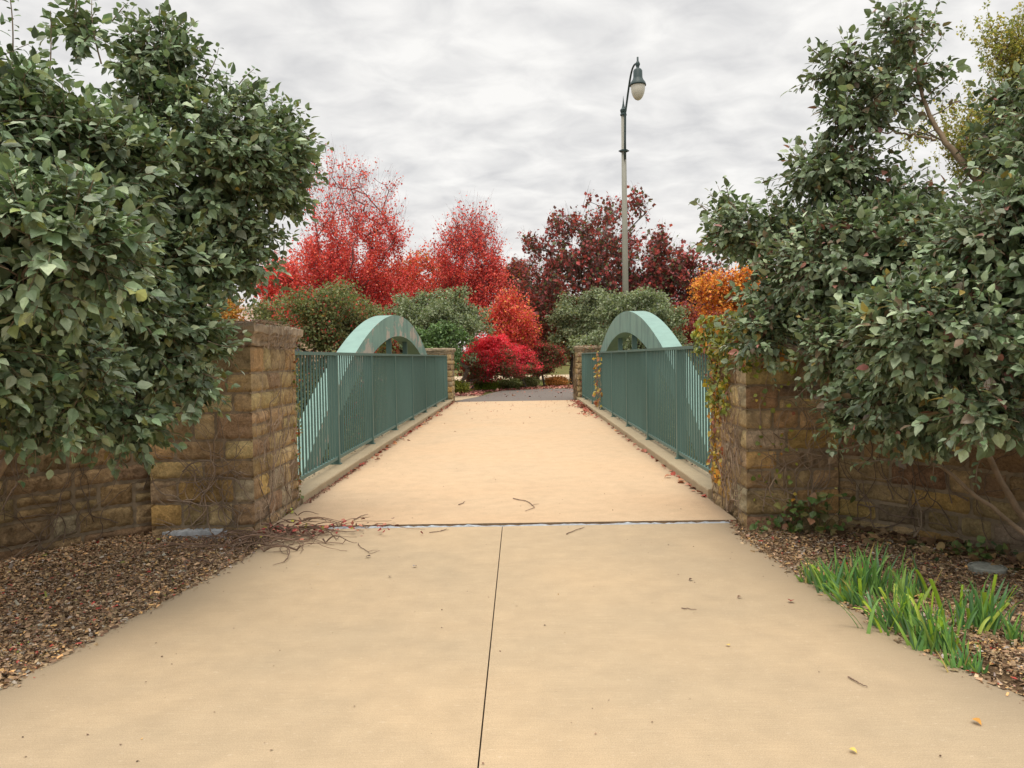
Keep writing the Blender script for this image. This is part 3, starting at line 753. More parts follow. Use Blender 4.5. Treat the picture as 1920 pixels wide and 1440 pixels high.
big_shrub('viburnum_shrub', 'tall grey-green shrub over the right wall, a bare limb crossing the sky', (4.0, 4.3, -0.04), Lr, 7200, 5200, 0.064, 102, VIBR,
          stems=[([(3.75, 4.6, -.04), at(1925, 1005, 4.9), at(1770, 880, 5.2), at(1690, 780, 5.4)], .017, .010),
                 ([(3.9, 4.8, -.04), at(1960, 1040, 5.0), at(1870, 890, 5.2), at(1800, 700, 5.4)], .026, .016),
                 ([(3.9, 4.5, -.04), at(1990, 800, 5.0), at(1930, 520, 5.2), at(1868, 385, 5.6), at(1805, 300, 5.7), at(1765, 262, 5.8), at(1748, 225, 5.85), at(1728, 190, 5.9), at(1712, 60, 5.9)], .036, .010),
                 ([at(1755, 262, 5.8), at(1700, 250, 5.85), at(1635, 247, 5.9)], .011, .004),
                 ([at(1842, 340, 5.7), at(1845, 400, 5.6), at(1843, 420, 5.6)], .010, .012), ([at(1842, 335, 5.7), at(1855, 260, 5.7), at(1858, 200, 5.7)], .008, .002)], shoots=sr)

def plant(name, label, cat, base, lobes, palette, seed, ntips=160, per=40, leaf=0.1, spread=0.28, trunk=None, r0=0.012, bark=(.12, .09, .07), twig=0.0, zsparse=None, group=None, palf=None, lo=0.3, hi=1.0, rise=0.25, flat=1.0, rough=0, parts=('trunk', 'crown')):
    r = np.random.default_rng(seed)
    t = thing(name, label, cat, base, group)
    if rough:
        sub = []
        S_, _, si = sample_lobes(lobes, rough, 0.55, 1.05, r, 0.6)
        for q, l in zip(S_, np.array([l[:6] for l in lobes])[si]):
            k_ = (.22 + .26 * r.random()); sub.append((*q, l[3] * k_, l[4] * k_, l[5] * k_ * .8, 1.0))
        slobes = sub; lo, hi = .3, 1.05
    else: slobes = lobes
    P, G, ix = sample_lobes(slobes, ntips, lo, hi, r, 0.5)
    zmin = base[2] + 0.15; P[:, 2] = np.maximum(P[:, 2], zmin + 0.2 * r.random(len(P)))
    nd, pa, ra = skeleton(base, P, r, trunk, 0.4, rise, r0, 0.10)
    br = MB(); skel_mesh(br, nd, pa, ra, bark, 6)
    n = len(P)
    if twig > 0:          # ascending twigs that carry the leaves
        nt_ = 8
        cen = np.array([l[:3] for l in slobes])[ix]
        base_ = np.repeat(P, nt_, 0) + 0.18 * r.standard_normal((n * nt_, 3))
        O = nrm(np.repeat(P - cen, nt_, 0)); O[:, 2] = 0
        D = nrm(O * 0.45 + np.array([0, 0, 1.0]) + 0.22 * r.standard_normal((n * nt_, 3)))
        L = twig * (0.5 + 0.9 * r.random(n * nt_))
        A = base_ - D * L[:, None] * 0.5; B = base_ + D * L[:, None] * 0.7
        br.edges(A, (A + B) / 2, np.full(len(A), r0 * .42), np.full(len(A), r0 * .32), 3, bark); br.edges((A + B) / 2, B, np.full(len(A), r0 * .32), np.full(len(A), r0 * .18), 3, bark)
        k = r.integers(0, len(A), n * per); s_ = r.random((n * per, 1)) ** 0.9
        C = A[k] + (B[k] - A[k]) * s_ + spread * 0.35 * r.standard_normal((n * per, 3))
    else:
        k = r.integers(0, n, n * per); C = P[k] + spread * r.standard_normal((n * per, 3)) * np.array([1, 1, flat * .8])
    if zsparse:
        z0, z1, pmin = zsparse; kp = r.random(len(C)) < np.clip(1 - (C[:, 2] - z0) / (z1 - z0), pmin, 1); C = C[kp]
    C = C[C[:, 2] > gz(C[:, 0], C[:, 1]) + 0.03]
    m = len(C)
    D = nrm(r.standard_normal((m, 3)) + np.array([0, 0, -.35])); Nn = nrm(r.standard_normal((m, 3)) * 0.8 + np.array([0, 0, 1.0]))
    col = palf(C, r) if palf else pal(m, palette, 0.2, r)
    cr_ = MB(); cr_.inst(LT2, LF2, C, D, Nn, leaf * (0.6 + 0.8 * r.random(m)), col, np.full(m, 1.15))
    br.build(parts[0], M['bark'], t); cr_.build(parts[1], M['leaf_far'], t)
    return t
def gbase(px, Y, z=None):
    c = at(px, 668, Y); return (float(c[0]), Y, float(gz(c[0], Y)) if z is None else z)

RED1 = [(6, (.72, .105, .098)), (5, (.79, .145, .125)), (3, (.60, .070, .075)), (2, (.82, .22, .14)), (.6, (.4, .06, .06))]
RED2 = [(4, (.70, .12, .07)), (4, (.62, .08, .06)), (2, (.72, .24, .08)), (1, (.4, .06, .05)), (.6, (.4, .30, .08))]
DRED = [(5, (.20, .060, .060)), (4, (.30, .065, .065)), (3, (.13, .062, .060)), (4, (.52, .10, .10)), (2, (.12, .11, .06))]
ORG = [(5, (.80, .34, .06)), (4, (.74, .25, .05)), (2, (.82, .46, .09)), (1.5, (.42, .09, .07))]
GRN = [(5, (.19, .23, .13)), (5, (.25, .29, .18)), (3, (.33, .37, .24)), (1, (.10, .13, .07))]
GRNL = [(5, (.17, .19, .08)), (4, (.22, .23, .10)), (3, (.11, .14, .06)), (1, (.28, .19, .08)), (1.0, (.50, .08, .07))]

# trees beyond the bridge
G_T = 'autumn trees beyond the footbridge'
b = gbase(655, 42)
plant('red_maple_tree', 'tallest scarlet tree, fine bare twigs showing at its top, behind the left arch', 'tree', b,
      [lobe(660, 470, 42, 95, 110), lobe(600, 520, 42, 85, 60), lobe(660, 590, 42, 110, 70), lobe(640, 390, 42, 70, 95), lobe(730, 440, 42, 50, 50, wt=.6), lobe(700, 370, 42, 60, 50, wt=.5), lobe(550, 560, 42, 50, 50, wt=.8), lobe(730, 540, 42, 60, 60)],
      RED1, 201, 420, 150, .115, .26, trunk=[at(652, 660, 42), at(655, 600, 42)], r0=.011, bark=(.20, .10, .10), twig=1.2, zsparse=(6.6, 10.4, .16), group=G_T)
b = gbase(885, 42)
plant('red_maple_tree', 'thin-topped scarlet tree with ascending twigs in the middle of the view', 'tree', b,
      [lobe(880, 500, 42, 62, 75), lobe(880, 430, 42, 60, 50, wt=.8), lobe(905, 560, 42, 50, 60), lobe(840, 540, 42, 40, 40, wt=.7)],
      RED1, 202, 260, 105, .115, .24, trunk=[at(886, 640, 42), at(884, 590, 42)], r0=.011, bark=(.20, .10, .10), twig=1.2, zsparse=(6.0, 9.4, .2), group=G_T)
b = gbase(790, 47)
plant('red_maple_tree', 'low wide scarlet tree filling the gap between the two taller scarlet trees', 'tree', b,
      [lobe(800, 530, 47, 80, 45), lobe(740, 560, 47, 60, 50), lobe(850, 560, 47, 60, 50)], RED2, 203, 150, 90, .15, .30, r0=.016, twig=.9, group=G_T)
b = gbase(955, 39)
plant('red_maple_tree', 'orange-red tree standing right of the grey-green shrub, above the crimson shrubs', 'tree', b,
      [lobe(960, 605, 39, 42, 42), lobe(930, 630, 39, 45, 45), lobe(975, 650, 39, 45, 40), lobe(985, 615, 39, 35, 35)], RED1[:4] + [(2.5, (.72, .26, .07)), (1, (.7, .42, .09))], 204, 340, 75, .105, .17, r0=.006, twig=.6, rough=40, group=G_T)
b = gbase(1130, 45)
plant('purple_pear_tree', 'dark crimson tree with upright spiky shoots behind the street lamp', 'tree', b,
      [lobe(1120, 500, 45, 120, 75), lobe(1060, 470, 45, 60, 35, wt=.8), lobe(1130, 430, 45, 75, 50, wt=.9), lobe(1200, 470, 45, 55, 60), lobe(1110, 570, 45, 130, 50), lobe(1020, 465, 45, 40, 25, wt=.6), lobe(1190, 410, 45, 25, 45, wt=.4), lobe(1150, 400, 45, 18, 35, wt=.3)],
      DRED + [(2.5, (.15, .18, .09)), (3, (.48, .12, .12))], 205, 460, 26, .22, .17, trunk=[at(1130, 640, 45), at(1130, 600, 45)], r0=.016, twig=1.0, group=G_T, rough=75)
b = gbase(1290, 44)
plant('purple_pear_tree', 'smaller dark crimson tree right of the street lamp', 'tree', b,
      [lobe(1290, 510, 44, 70, 45), lobe(1250, 560, 44, 60, 50), lobe(1330, 480, 44, 35, 30, wt=.7), lobe(1290, 620, 44, 60, 60)], DRED + [(2.5, (.15, .18, .09)), (3, (.48, .12, .12))], 206, 300, 36, .21, .20, r0=.016, twig=.8, group=G_T, rough=50)
b = gbase(1000, 50)
plant('purple_pear_tree', 'purple-brown tree low behind the orange-red one, left of the lamp', 'tree', b,
      [lobe(1000, 560, 50, 60, 60), lobe(960, 530, 50, 45, 40), lobe(1040, 600, 50, 70, 60), lobe(1000, 640, 50, 70, 40)], DRED + [(1.2, (.5, .28, .06))], 207, 320, 60, .16, .2, r0=.018, twig=.6, rough=50, group=G_T)
b = gbase(1345, 36)
plant('orange_maple_tree', 'bright orange-yellow tree left of the right shrub', 'tree', b,
      [lobe(1345, 558, 36, 42, 36), lobe(1360, 595, 36, 60, 38), lobe(1312, 606, 36, 38, 38), lobe(1400, 575, 36, 50, 55, wt=.7)], ORG, 208, 280, 70, .12, .17, r0=.012, twig=.5, rough=36, group=G_T)
b = gbase(1320, 31)
plant('red_shrub', 'rust red shrub beneath the bright orange tree', 'shrub', b,
      [lobe(1310, 640, 31, 45, 45), lobe(1350, 630, 31, 45, 40), lobe(1280, 620, 31, 30, 50)], [(4, (.30, .06, .05)), (3, (.22, .04, .05)), (2, (.5, .15, .04)), (1, (.1, .07, .03))], 209, 150, 90, .09, .20, r0=.01)

# grey-green shrubs
G_S = 'green shrubs around the far end of the bridge'
b = gbase(850, 33)
plant('olive_shrub', 'dense grey-green shrub between the left arch and the crimson shrubs', 'shrub', b,
      [lobe(830, 590, 33, 75, 50), lobe(870, 600, 33, 50, 45), lobe(780, 600, 33, 50, 55), lobe(850, 640, 33, 60, 40)], GRN, 301, 420, 60, .105, .14, r0=.005, rough=46, group=G_S)
b = gbase(835, 30)
plant('green_shrub', 'darker green shrub low behind the far left pillar', 'shrub', b,
      [lobe(840, 650, 30, 50, 35), lobe(800, 650, 30, 40, 30)], [(3, (.12, .20, .08)), (3, (.17, .26, .11)), (1, (.08, .12, .05))], 302, 200, 60, .10, .13, r0=.005, rough=24, group=G_S)
b = gbase(1072, 41)
plant('olive_tree', 'grey-green tree with a dark forked trunk left of the right arch', 'tree', b,
      [lobe(1090, 590, 41, 45, 40), lobe(1070, 625, 41, 42, 35), lobe(1130, 610, 41, 50, 45), lobe(1120, 570, 41, 40, 25)], GRN, 303, 420, 60, .12, .16, rough=46,
      trunk=[at(1072, 695, 41), at(1076, 675, 41)], r0=.009, bark=(.035, .028, .022), group=G_S)
b = gbase(1195, 27)
plant('olive_shrub', 'broad grey-green shrub rising behind the right arch', 'shrub', b,
      [lobe(1190, 590, 27, 60, 45), lobe(1240, 610, 27, 45, 45), lobe(1150, 600, 27, 45, 40), lobe(1180, 565, 27, 25, 25), lobe(1190, 660, 27, 90, 50)], GRN, 304, 520, 70, .085, .13, r0=.005, rough=60, group=G_S)
b = gbase(600, 19, -2.3)
plant('mixed_shrub', 'olive-green shrub flecked with red leaves behind the near left pillar', 'shrub', (b[0] - .6, 19, -2.2),
      [lobe(600, 600, 18, 90, 60), lobe(540, 590, 18, 60, 55), lobe(650, 600, 19, 55, 60), lobe(620, 680, 18, 100, 90), lobe(690, 640, 20, 40, 60), lobe(500, 570, 17, 40, 35), lobe(560, 760, 18, 120, 80)], GRNL, 305, 620, 85, .062, .13, r0=.005, rough=70, group=G_S)
for (px, Y_, zz, rr_, sd_, lab) in ((700, 22, -.3, 1.6, 306, 'dark green shrub in the creek bed outside the middle of the left railing'), (640, 15.0, -.9, 1.3, 307, 'dark green shrub in the creek bed outside the start of the left railing'),
                               (1210, 22, -.3, 1.6, 308, 'dark green shrub in the creek bed outside the middle of the right railing'), (1345, 15.0, -.8, 1.2, 309, 'dark green shrub in the creek bed outside the start of the right railing')):
    c = at(px, 668, Y_); sx = -1 if px < 960 else 1
    x = sx * (3.3 + rr_)
    plant('creek_shrub', lab, 'shrub', (x, Y_, -2.3), [(x, Y_, zz, rr_, rr_ * 1.5, rr_ * 1.2), (x, Y_ + 1.5, zz, rr_, rr_ * 1.3, rr_)], GRNL[:3] + [(1, (.16, .11, .06))], sd_, 160, 110, .075, .2, r0=.012, group=G_S)

# crimson shrubs
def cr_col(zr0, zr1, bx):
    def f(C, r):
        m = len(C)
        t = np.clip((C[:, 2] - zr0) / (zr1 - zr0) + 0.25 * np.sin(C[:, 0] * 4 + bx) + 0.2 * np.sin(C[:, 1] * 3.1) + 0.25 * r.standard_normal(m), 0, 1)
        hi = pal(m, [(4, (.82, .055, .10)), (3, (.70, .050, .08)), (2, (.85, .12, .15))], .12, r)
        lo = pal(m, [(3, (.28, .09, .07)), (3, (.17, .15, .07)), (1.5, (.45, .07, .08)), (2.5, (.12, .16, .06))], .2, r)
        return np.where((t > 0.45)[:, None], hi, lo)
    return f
b = gbase(877, 35.5)
plant('burning_bush', 'brightest crimson shrub, nearest the far left pillar', 'shrub', b,
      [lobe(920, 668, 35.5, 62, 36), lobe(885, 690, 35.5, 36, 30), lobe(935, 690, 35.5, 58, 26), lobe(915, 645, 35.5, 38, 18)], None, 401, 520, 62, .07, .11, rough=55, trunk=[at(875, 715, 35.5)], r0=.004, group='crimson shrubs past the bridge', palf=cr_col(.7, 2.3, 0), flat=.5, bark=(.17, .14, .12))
b = gbase(985, 38)
plant('burning_bush', 'pink-red shrub right behind the brightest crimson one', 'shrub', b,
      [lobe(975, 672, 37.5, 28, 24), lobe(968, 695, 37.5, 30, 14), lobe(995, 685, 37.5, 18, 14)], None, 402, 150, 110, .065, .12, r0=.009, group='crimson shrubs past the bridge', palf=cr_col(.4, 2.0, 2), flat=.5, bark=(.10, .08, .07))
b = gbase(1020, 39.5)
plant('burning_bush', 'dark green shrub turning pink at its right side, left of the olive tree', 'shrub', b,
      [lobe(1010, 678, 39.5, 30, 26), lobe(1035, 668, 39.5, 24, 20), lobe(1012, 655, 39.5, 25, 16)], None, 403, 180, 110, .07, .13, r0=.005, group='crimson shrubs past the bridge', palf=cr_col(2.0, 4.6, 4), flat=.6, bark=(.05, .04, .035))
for px, py, Y_, a, sd_, lab, pl in ((910, 718, 36, 22, 411, 'low bright green mound under the brightest crimson shrub', [(3, (.20, .26, .03)), (2, (.13, .19, .03))]), (950, 712, 37, 26, 412, 'low olive mound in the middle of the far planting bed', [(3, (.15, .17, .06)), (2, (.10, .12, .04))]),
                         (985, 712, 38.5, 22, 413, 'low pale olive mound at the right of the far planting bed', [(3, (.20, .20, .09)), (2, (.13, .14, .05))]), (858, 712, 33, 16, 414, 'low yellow-green mound beside the far left pillar', [(3, (.25, .26, .04)), (2, (.15, .18, .03))]),
                         (1042, 713, 40, 20, 415, 'low orange mound of grass beyond the asphalt', [(3, (.6, .28, .09)), (2, (.45, .22, .08))])):
    c = at(px, py, Y_); R_ = a / (FPX / Y_)
    plant('low_mound', lab, 'plant', (c[0], Y_, -.045), [(c[0], Y_, .12, R_, R_, .35 if sd_ != 415 else .2)], pl, sd_, 60, 70, .07, .12, r0=.006, group='low plants in the far bed', parts=('stems', 'foliage'))

# feathery tree at far right, orange shrub at far left
b = gbase(2010, 15)
plant('cypress_tree', 'feathery yellow-green tree rising behind the right shrub', 'tree', (b[0], 15, -2.0),
      [lobe(1880, 70, 15, 30, 35, wt=1), lobe(1910, 110, 15, 55, 45), lobe(1840, 240, 14.5, 55, 30, wt=1), lobe(1780, 250, 14.5, 50, 25, wt=.6), lobe(1960, 180, 15, 80, 100, wt=.8), lobe(1850, 290, 14.5, 45, 40), lobe(1960, 400, 15, 100, 150, wt=.6)],
      [(4, (.38, .37, .10)), (3, (.28, .31, .09)), (2, (.46, .36, .11)), (1, (.20, .23, .07))], 501, 260, 170, .055, .09, r0=.009, bark=(.16, .12, .09), twig=.35)
b = gbase(415, 34)
plant('orange_shrub', 'distant orange shrub above the near left pillar', 'shrub', b, [lobe(415, 590, 34, 40, 22), lobe(400, 620, 34, 60, 40), lobe(425, 575, 34, 18, 14)], [(3, (.55, .26, .06)), (2, (.35, .26, .06)), (1, (.45, .15, .05))], 502, 90, 90, .12, .25, r0=.014)
b = gbase(500, 38)
plant('red_maple_tree', 'small scarlet tree seen left of the tallest one, over the left pillar', 'tree', b, [lobe(525, 540, 38, 35, 40), lobe(540, 600, 38, 45, 40)], RED1, 503, 100, 80, .14, .28, r0=.014, twig=.6, group=G_T)

# far wood closing the horizon
mb = MB(); r = np.random.default_rng(77)
n = 60000; th = r.random(n) * 2 - 1
cx = th * 190; hh = 5 + 2.2 * np.sin(cx * .11) + 1.6 * np.sin(cx * .31 + 1) + 1.2 * np.sin(cx * .77)
C = np.stack([cx, 128 + 10 * r.random(n) + 0.0 * cx, hh * r.random(n) ** .7 + .3], -1)
mb.inst(LT2, LF2, C, nrm(r.standard_normal((n, 3))), nrm(r.standard_normal((n, 3)) + [0, 0, 1]), .8 + .8 * r.random(n), pal(n, [(3, (.08, .09, .05)), (2, (.13, .10, .05)), (1.5, (.2, .08, .04)), (1, (.3, .18, .06))], .2, r), np.full(n, 1.3))
tag(mb.build('far_wood', M['leaf_far']), 'distant dull autumn wood along the horizon', 'wood', kind='stuff')

# ------------------------------------------------------------------ FAR GROUND SHEETS
def sheet(name, poly, z, mat, sub=None):
    me = bpy.data.meshes.new(name); me.from_pydata([(x, y, z) for x, y in poly], [], [tuple(range(len(poly)))]); me.update(); me.materials.append(mat)
    o = bpy.data.objects.new(name, me); sc.collection.objects.link(o); return o
tag(sheet('asphalt_path', [(-2.1, 26.12), (2.14, 26.12), (2.14, 27.4), (5, 28.6), (12, 29.6), (26, 30), (26, 35), (10, 34.8), (4.5, 35.2), (1.5, 36.2), (-.6, 35.0), (-1.1, 32.5), (-1.4, 30), (-1.9, 28)], -.008, M['asphalt']), kind='structure')
tag(sheet('side_path', [(-2.12, 27.25), (-1.72, 28.6), (-1.45, 30.2), (-1.35, 31.4), (-3.2, 29.9), (-9, 28.6), (-9, 27.6), (-3.05, 27.25)], -.018, M['path']), kind='structure')
tag(sheet('lawn', [(1.5, 37.5), (40, 36), (40, 50), (-2, 50), (-2, 41)], -.03, M['lawn']), kind='structure')
tag(sheet('road', [(-90, 50.5), (90, 50.5), (90, 64), (-90, 64)], -.02, M['tan']), kind='structure')

# ------------------------------------------------------------------ LAMP
def street_lamp():
    Yl = 30.0; b = at(1173, 560, Yl); x0 = float(b[0]); zt = float(at(1171, 214, Yl)[2])
    t = thing('street_lamp', 'tall pale-poled street lamp with a dark bell-shaped lantern on a curved arm', 'street lamp', (x0, Yl, -.04))
    mb = MB(); mb.tube([(x0, Yl, -.04), (x0, Yl, zt * .5), (x0, Yl, zt)], [.135, .112, .088], 12); mb.build('pole', M['pole'], t, smooth=True)
    mb = MB(); mb.lathe([(.0, -.04), (.26, -.04), (.26, .12), (.2, .3), (.16, .7), (.135, .75), (0, .76)], (x0, Yl, 0)); mb.build('base', M['pole'], t)
    mb = MB(); zc_ = float(at(1171, 283, Yl)[2])
    mb.lathe([(.09, zc_ - .03), (.16, zc_ - .03), (.16, zc_ + .03), (.09, zc_ + .03)], (x0, Yl, 0)); mb.box(x0 - .2, x0 + .2, Yl - .03, Yl + .03, zc_ - .02, zc_ + .02)
    mb.lathe([(.085, zt - .06), (.125, zt - .05), (.125, zt), (.10, zt + .03), (.12, zt + .09), (.13, zt + .16), (.07, zt + .23), (.05, zt + .3), (.028, zt + .42), (.0, zt + .72)], (x0, Yl, 0), 14)
    mb.build('finial', M['dkmetal'], t)
    hx, hy = float(at(1196, 150, Yl - 1.4)[0]), Yl - 1.4
    zr = float(at(1197, 159, hy)[2])       # rim of the bell
    ztop = float(at(1193, 122, hy)[2])
    p0 = np.array([x0 + .02, Yl - .12, zc_ - .35]); p1 = np.array([x0 + .05, Yl - .13, zt]); p3 = np.array([hx - .06, hy, ztop + .05])
    pts = [p0, (p0 + p1) / 2, p1]
    c1 = p1 + np.array([.16, -.2, 1.1]); c2 = p3 + np.array([-.12, .5, .12])
    for s_ in np.linspace(0, 1, 16)[1:]:
        pts.append((1 - s_) ** 3 * p1 + 3 * (1 - s_) ** 2 * s_ * c1 + 3 * (1 - s_) * s_ ** 2 * c2 + s_ ** 3 * p3)
    mb = MB(); mb.tube(pts, np.linspace(.042, .034, len(pts)), 8); mb.build('arm', M['dkmetal'], t, smooth=True)
    mb = MB(); mb.lathe([(.0, zr + 1.02), (.035, zr + 1.0), (.035, zr + .86), (.06, zr + .82), (.09, zr + .74), (.06, zr + .66), (.05, zr + .60), (.13, zr + .56), (.165, zr + .50), (.17, zr + .26), (.20, zr + .18), (.27, zr + .08), (.295, zr + .01), (.30, zr - .03), (.25, zr - .03), (.0, zr - .02)], (hx, hy, 0), 24)
    h = mb.build('lantern_hood', M['dkmetal'], t, smooth=True)
    mb = MB(); a = np.linspace(0, 1, 12); rr_ = .262 * (1 - a ** 2.3) ** .58; mb.lathe(np.column_stack([rr_, zr - .035 - .54 * a]), (hx, hy, 0), 24); mb.build('globe', M['glass'], t, smooth=True)
street_lamp()
# plain pole and house far left
c = at(437, 660, 46)
t = thing('light_pole', 'thin grey pole in the gap above the near left pillar', 'pole', (c[0], 46, -.04))
mb = MB(); mb.tube([(c[0], 46, -.04), (c[0], 46, 8)], [.12, .09], 10); mb.build('shaft', M['pole'], t, smooth=True)
mb = MB(); mb.lathe([(0, -.04), (.25, -.04), (.25, .2), (.12, .25)], (c[0], 46, 0)); mb.build('base', M['pole'], t)
mb = MB(); mb.box(c[0] - .08, c[0] + .9, 45.9, 46.1, 7.95, 8.1); mb.build('lamp_head', M['dkmetal'], t)
hc = at(470, 660, 78); hx = float(hc[0])
t = thing('house', 'distant tan house low behind the near left pillar', 'house', (hx, 82, 0))
mb = MB(); mb.box(hx - 7, hx + 7, 78, 86, -.05, 5.2, (.50, .36, .25)); mb.build('walls', M['plain'], t)
mb = MB(); mb.add([(hx - 7.6, 77.5, 5.2), (hx + 7.6, 77.5, 5.2), (hx + 7.6, 86.5, 5.2), (hx - 7.6, 86.5, 5.2), (hx - 4, 82, 7.4), (hx + 4, 82, 7.4)], [[(0, 1, 5, 4), (2, 3, 4, 5), (0, 3, 2, 1)], [(1, 2, 5), (3, 0, 4)]], (.36, .27, .22)); mb.build('roof', M['plain'], t)
for k in range(4):
    mb = MB(); x = hx - 5 + 3.2 * k; mb.box(x - .6, x + .6, 77.95, 77.998, 1.2, 2.8); f_ = mb.build('window', M['window'], t)
    mb = MB(); mb.box(x - .7, x + .7, 77.9, 77.96, 1.06, 1.18, (.6, .58, .5)); mb.build('sill', M['plain'], f_)

# ------------------------------------------------------------------ VINES
def vine_net(mb, mapf, L, z0, z1, n, r, rmax=.006, lift=(.03, .06), col=(.16, .11, .075), up=1.0, maxlen=1.6, u0=None, avoid=None):
    for _ in range(n):
        u = r.random() * L if u0 is None else u0[0] + (u0[1] - u0[0]) * r.random(); z = z0 + r.random() ** 2 * (z1 - z0) * .5
        ang = math.pi / 2 * up + 0.9 * r.standard_normal(); ln = 0.4 + maxlen * r.random(); st = .035; k = int(ln / st)
        pts = []; d = lift[0] + (lift[1] - lift[0]) * r.random()
        for q in range(k):
            pts.append((u, z, d + .012 * math.sin(q * .5 + _)))
            ang += .28 * r.standard_normal(); ang = ang * .97 + .03 * math.pi / 2
            u += math.cos(ang) * st; z += math.sin(ang) * st
            if z > z1 or z < z0 - .02 or u < 0.0 or u > L: break
        if len(pts) < 4: continue
        p = np.array(pts); W = mapf(p[:, 0], p[:, 1], p[:, 2])
        cc = np.array(col) * (.7 + .7 * r.random())
        mb.tube(W, np.linspace(rmax * (.4 + .6 * r.random()), .0015, len(p)), 5, cc)
def leaves_on(mb, mapf, U, V, r, size, palette, lift=.05, spread=.0, up=-.6):
    n = len(U); P = mapf(U, V, lift + .04 * r.random(n)); P2 = mapf(U, V, np.full(n, lift + 1.0)); Nn = nrm(P2 - P)
    D = nrm(.7 * r.standard_normal((n, 3)) + np.array([0, 0, up])); 
    mb.inst(LT, LF, P, D, nrm(Nn + .45 * r.standard_normal((n, 3)) + [0, 0, .3]), size * (.5 + .8 * r.random(n)), pal(n, palette, .2, r), np.full(n, 1.35))
def vine_thing(label, jobs, leafjobs=(), loc=(0, 0, 0), name='vine'):
    t = thing(name, label, 'vine', loc); mb = MB()
    for j in jobs: j(mb)
    mb.build('stems', M['twig'], t)
    if leafjobs:
        lb = MB()
        for j in leafjobs: j(lb)
        lb.build('leaves', M['leaf'], t)
    return t
r = np.random.default_rng(900)
BR = (.27, .20, .14)
fL = ringmap((-3.02, 6.62, 0), (1, 0, 0), (0, -1, 0)); fLi = ringmap((-2.16, 6.62, 0), (0, 1, 0), (1, 0, 0))
vine_thing('tangle of bare brown stems climbing the near left pillar', [
    lambda m: vine_net(m, fL, .90, 0, 1.75, 34, r, .007, col=BR, maxlen=1.8), lambda m: vine_net(m, fLi, 1.25, 0, 1.8, 44, r, .006, col=BR, maxlen=1.8),
    lambda m: vine_net(m, fL, .88, .2, 1.1, 14, r, .009, (.05, .10), col=(.24, .18, .13), up=.3, u0=(.1, .8)),
    lambda m: [vine_net(m, lambda U, V, D: np.stack([-3.05 + 1.0 * U, 6.55 + 1.3 * V, 1.835 + D - .02], -1), 1.0, 0, 1.0, 90, r, .006, (.01, .05), col=(.24, .17, .11), maxlen=.6)],
    lambda m: vine_net(m, fL, .9, 1.60, 1.87, 40, r, .005, (.085, .11), col=BR, up=.2, maxlen=.5), lambda m: vine_net(m, fLi, 1.3, 1.60, 1.87, 60, r, .005, (.085, .12), col=BR, up=.1, maxlen=.7),
    lambda m: vine_net(m, fLi, 1.25, 0, 1.8, 30, r, .003, (.035, .06), col=(.34, .26, .19), up=.5, maxlen=1.2)],
    [lambda l: leaves_on(l, fLi, 1.12 + .16 * r.random(150), .1 + 1.5 * r.random(150), r, .032, [(3, (.25, .2, .04)), (2, (.14, .18, .04)), (2, (.3, .12, .05))], .04)], (-2.6, 6.5, 0), 'bare_vine')
f, L = wallmaps[0]
vine_thing('web of bare stems on the curved left wall', [lambda m: vine_net(m, f, L, 0, 1.1, 60, r, .006, col=(.15, .11, .08), maxlen=1.4, u0=(L - 3.2, L - .02))], (), (-3.6, 6, 0), 'bare_vine')
f2, L2 = wallmaps[1]
vine_thing('web of bare stems on the curved right wall', [lambda m: vine_net(m, f2, L2, 0, 1.1, 60, r, .007, col=(.17, .125, .09), maxlen=1.5, u0=(.02, 3.2)), lambda m: vine_net(m, f2, L2, 0, .5, 16, r, .009, (.06, .14), col=(.27, .21, .15), up=.15, maxlen=1.6, u0=(.1, 2.4))], (), (3.5, 6, 0), 'bare_vine')
fR = ringmap((2.16, 6.72, 0), (1, 0, 0), (0, -1, 0)); fRi = ringmap((2.16, 7.9, 0), (0, -1, 0), (-1, 0, 0))
YG = [(5, (.28, .32, .05)), (3, (.17, .23, .045)), (1.6, (.48, .36, .05)), (1.0, (.55, .26, .04)), (.6, (.3, .09, .04))]
def ll(l):
    U = 0.02 + .75 * r.random(520) ** 1.3; V = .95 + .9 * r.random(520); leaves_on(l, fRi, U, V, r, .05, YG, .04)
    U = 0.02 + .5 * r.random(200); V = .25 + .8 * r.random(200); leaves_on(l, fRi, U, V, r, .05, YG[2:], .03)
    U = .02 + .4 * r.random(70); V = .2 + 1.6 * r.random(70); leaves_on(l, fR, U, V, r, .045, YG, .04)
    leaves_on(l, lambda U, V, D: np.stack([2.05 + U, 6.62 + V, 1.80 + D], -1), .9 * r.random(420), 1.3 * r.random(420), r, .05, YG, .02)
    leaves_on(l, fRi, -.1 + 1.4 * r.random(420), 1.52 + .34 * r.random(420), r, .055, YG + [(2, (.10, .15, .05))], .15)
    leaves_on(l, fR, -.12 + .5 * r.random(260) ** 1.4, 1.35 + .5 * r.random(260), r, .055, YG + [(2, (.10, .15, .05))], .15)
vine_thing('leafy creeper turning yellow on the near right pillar', [lambda m: vine_net(m, fR, .76, 0, 1.7, 40, r, .007, col=BR, maxlen=1.8), lambda m: vine_net(m, fRi, 1.18, 0, 1.8, 60, r, .007, col=BR, maxlen=1.8)], [ll], (2.3, 6.7, 0), 'creeper')
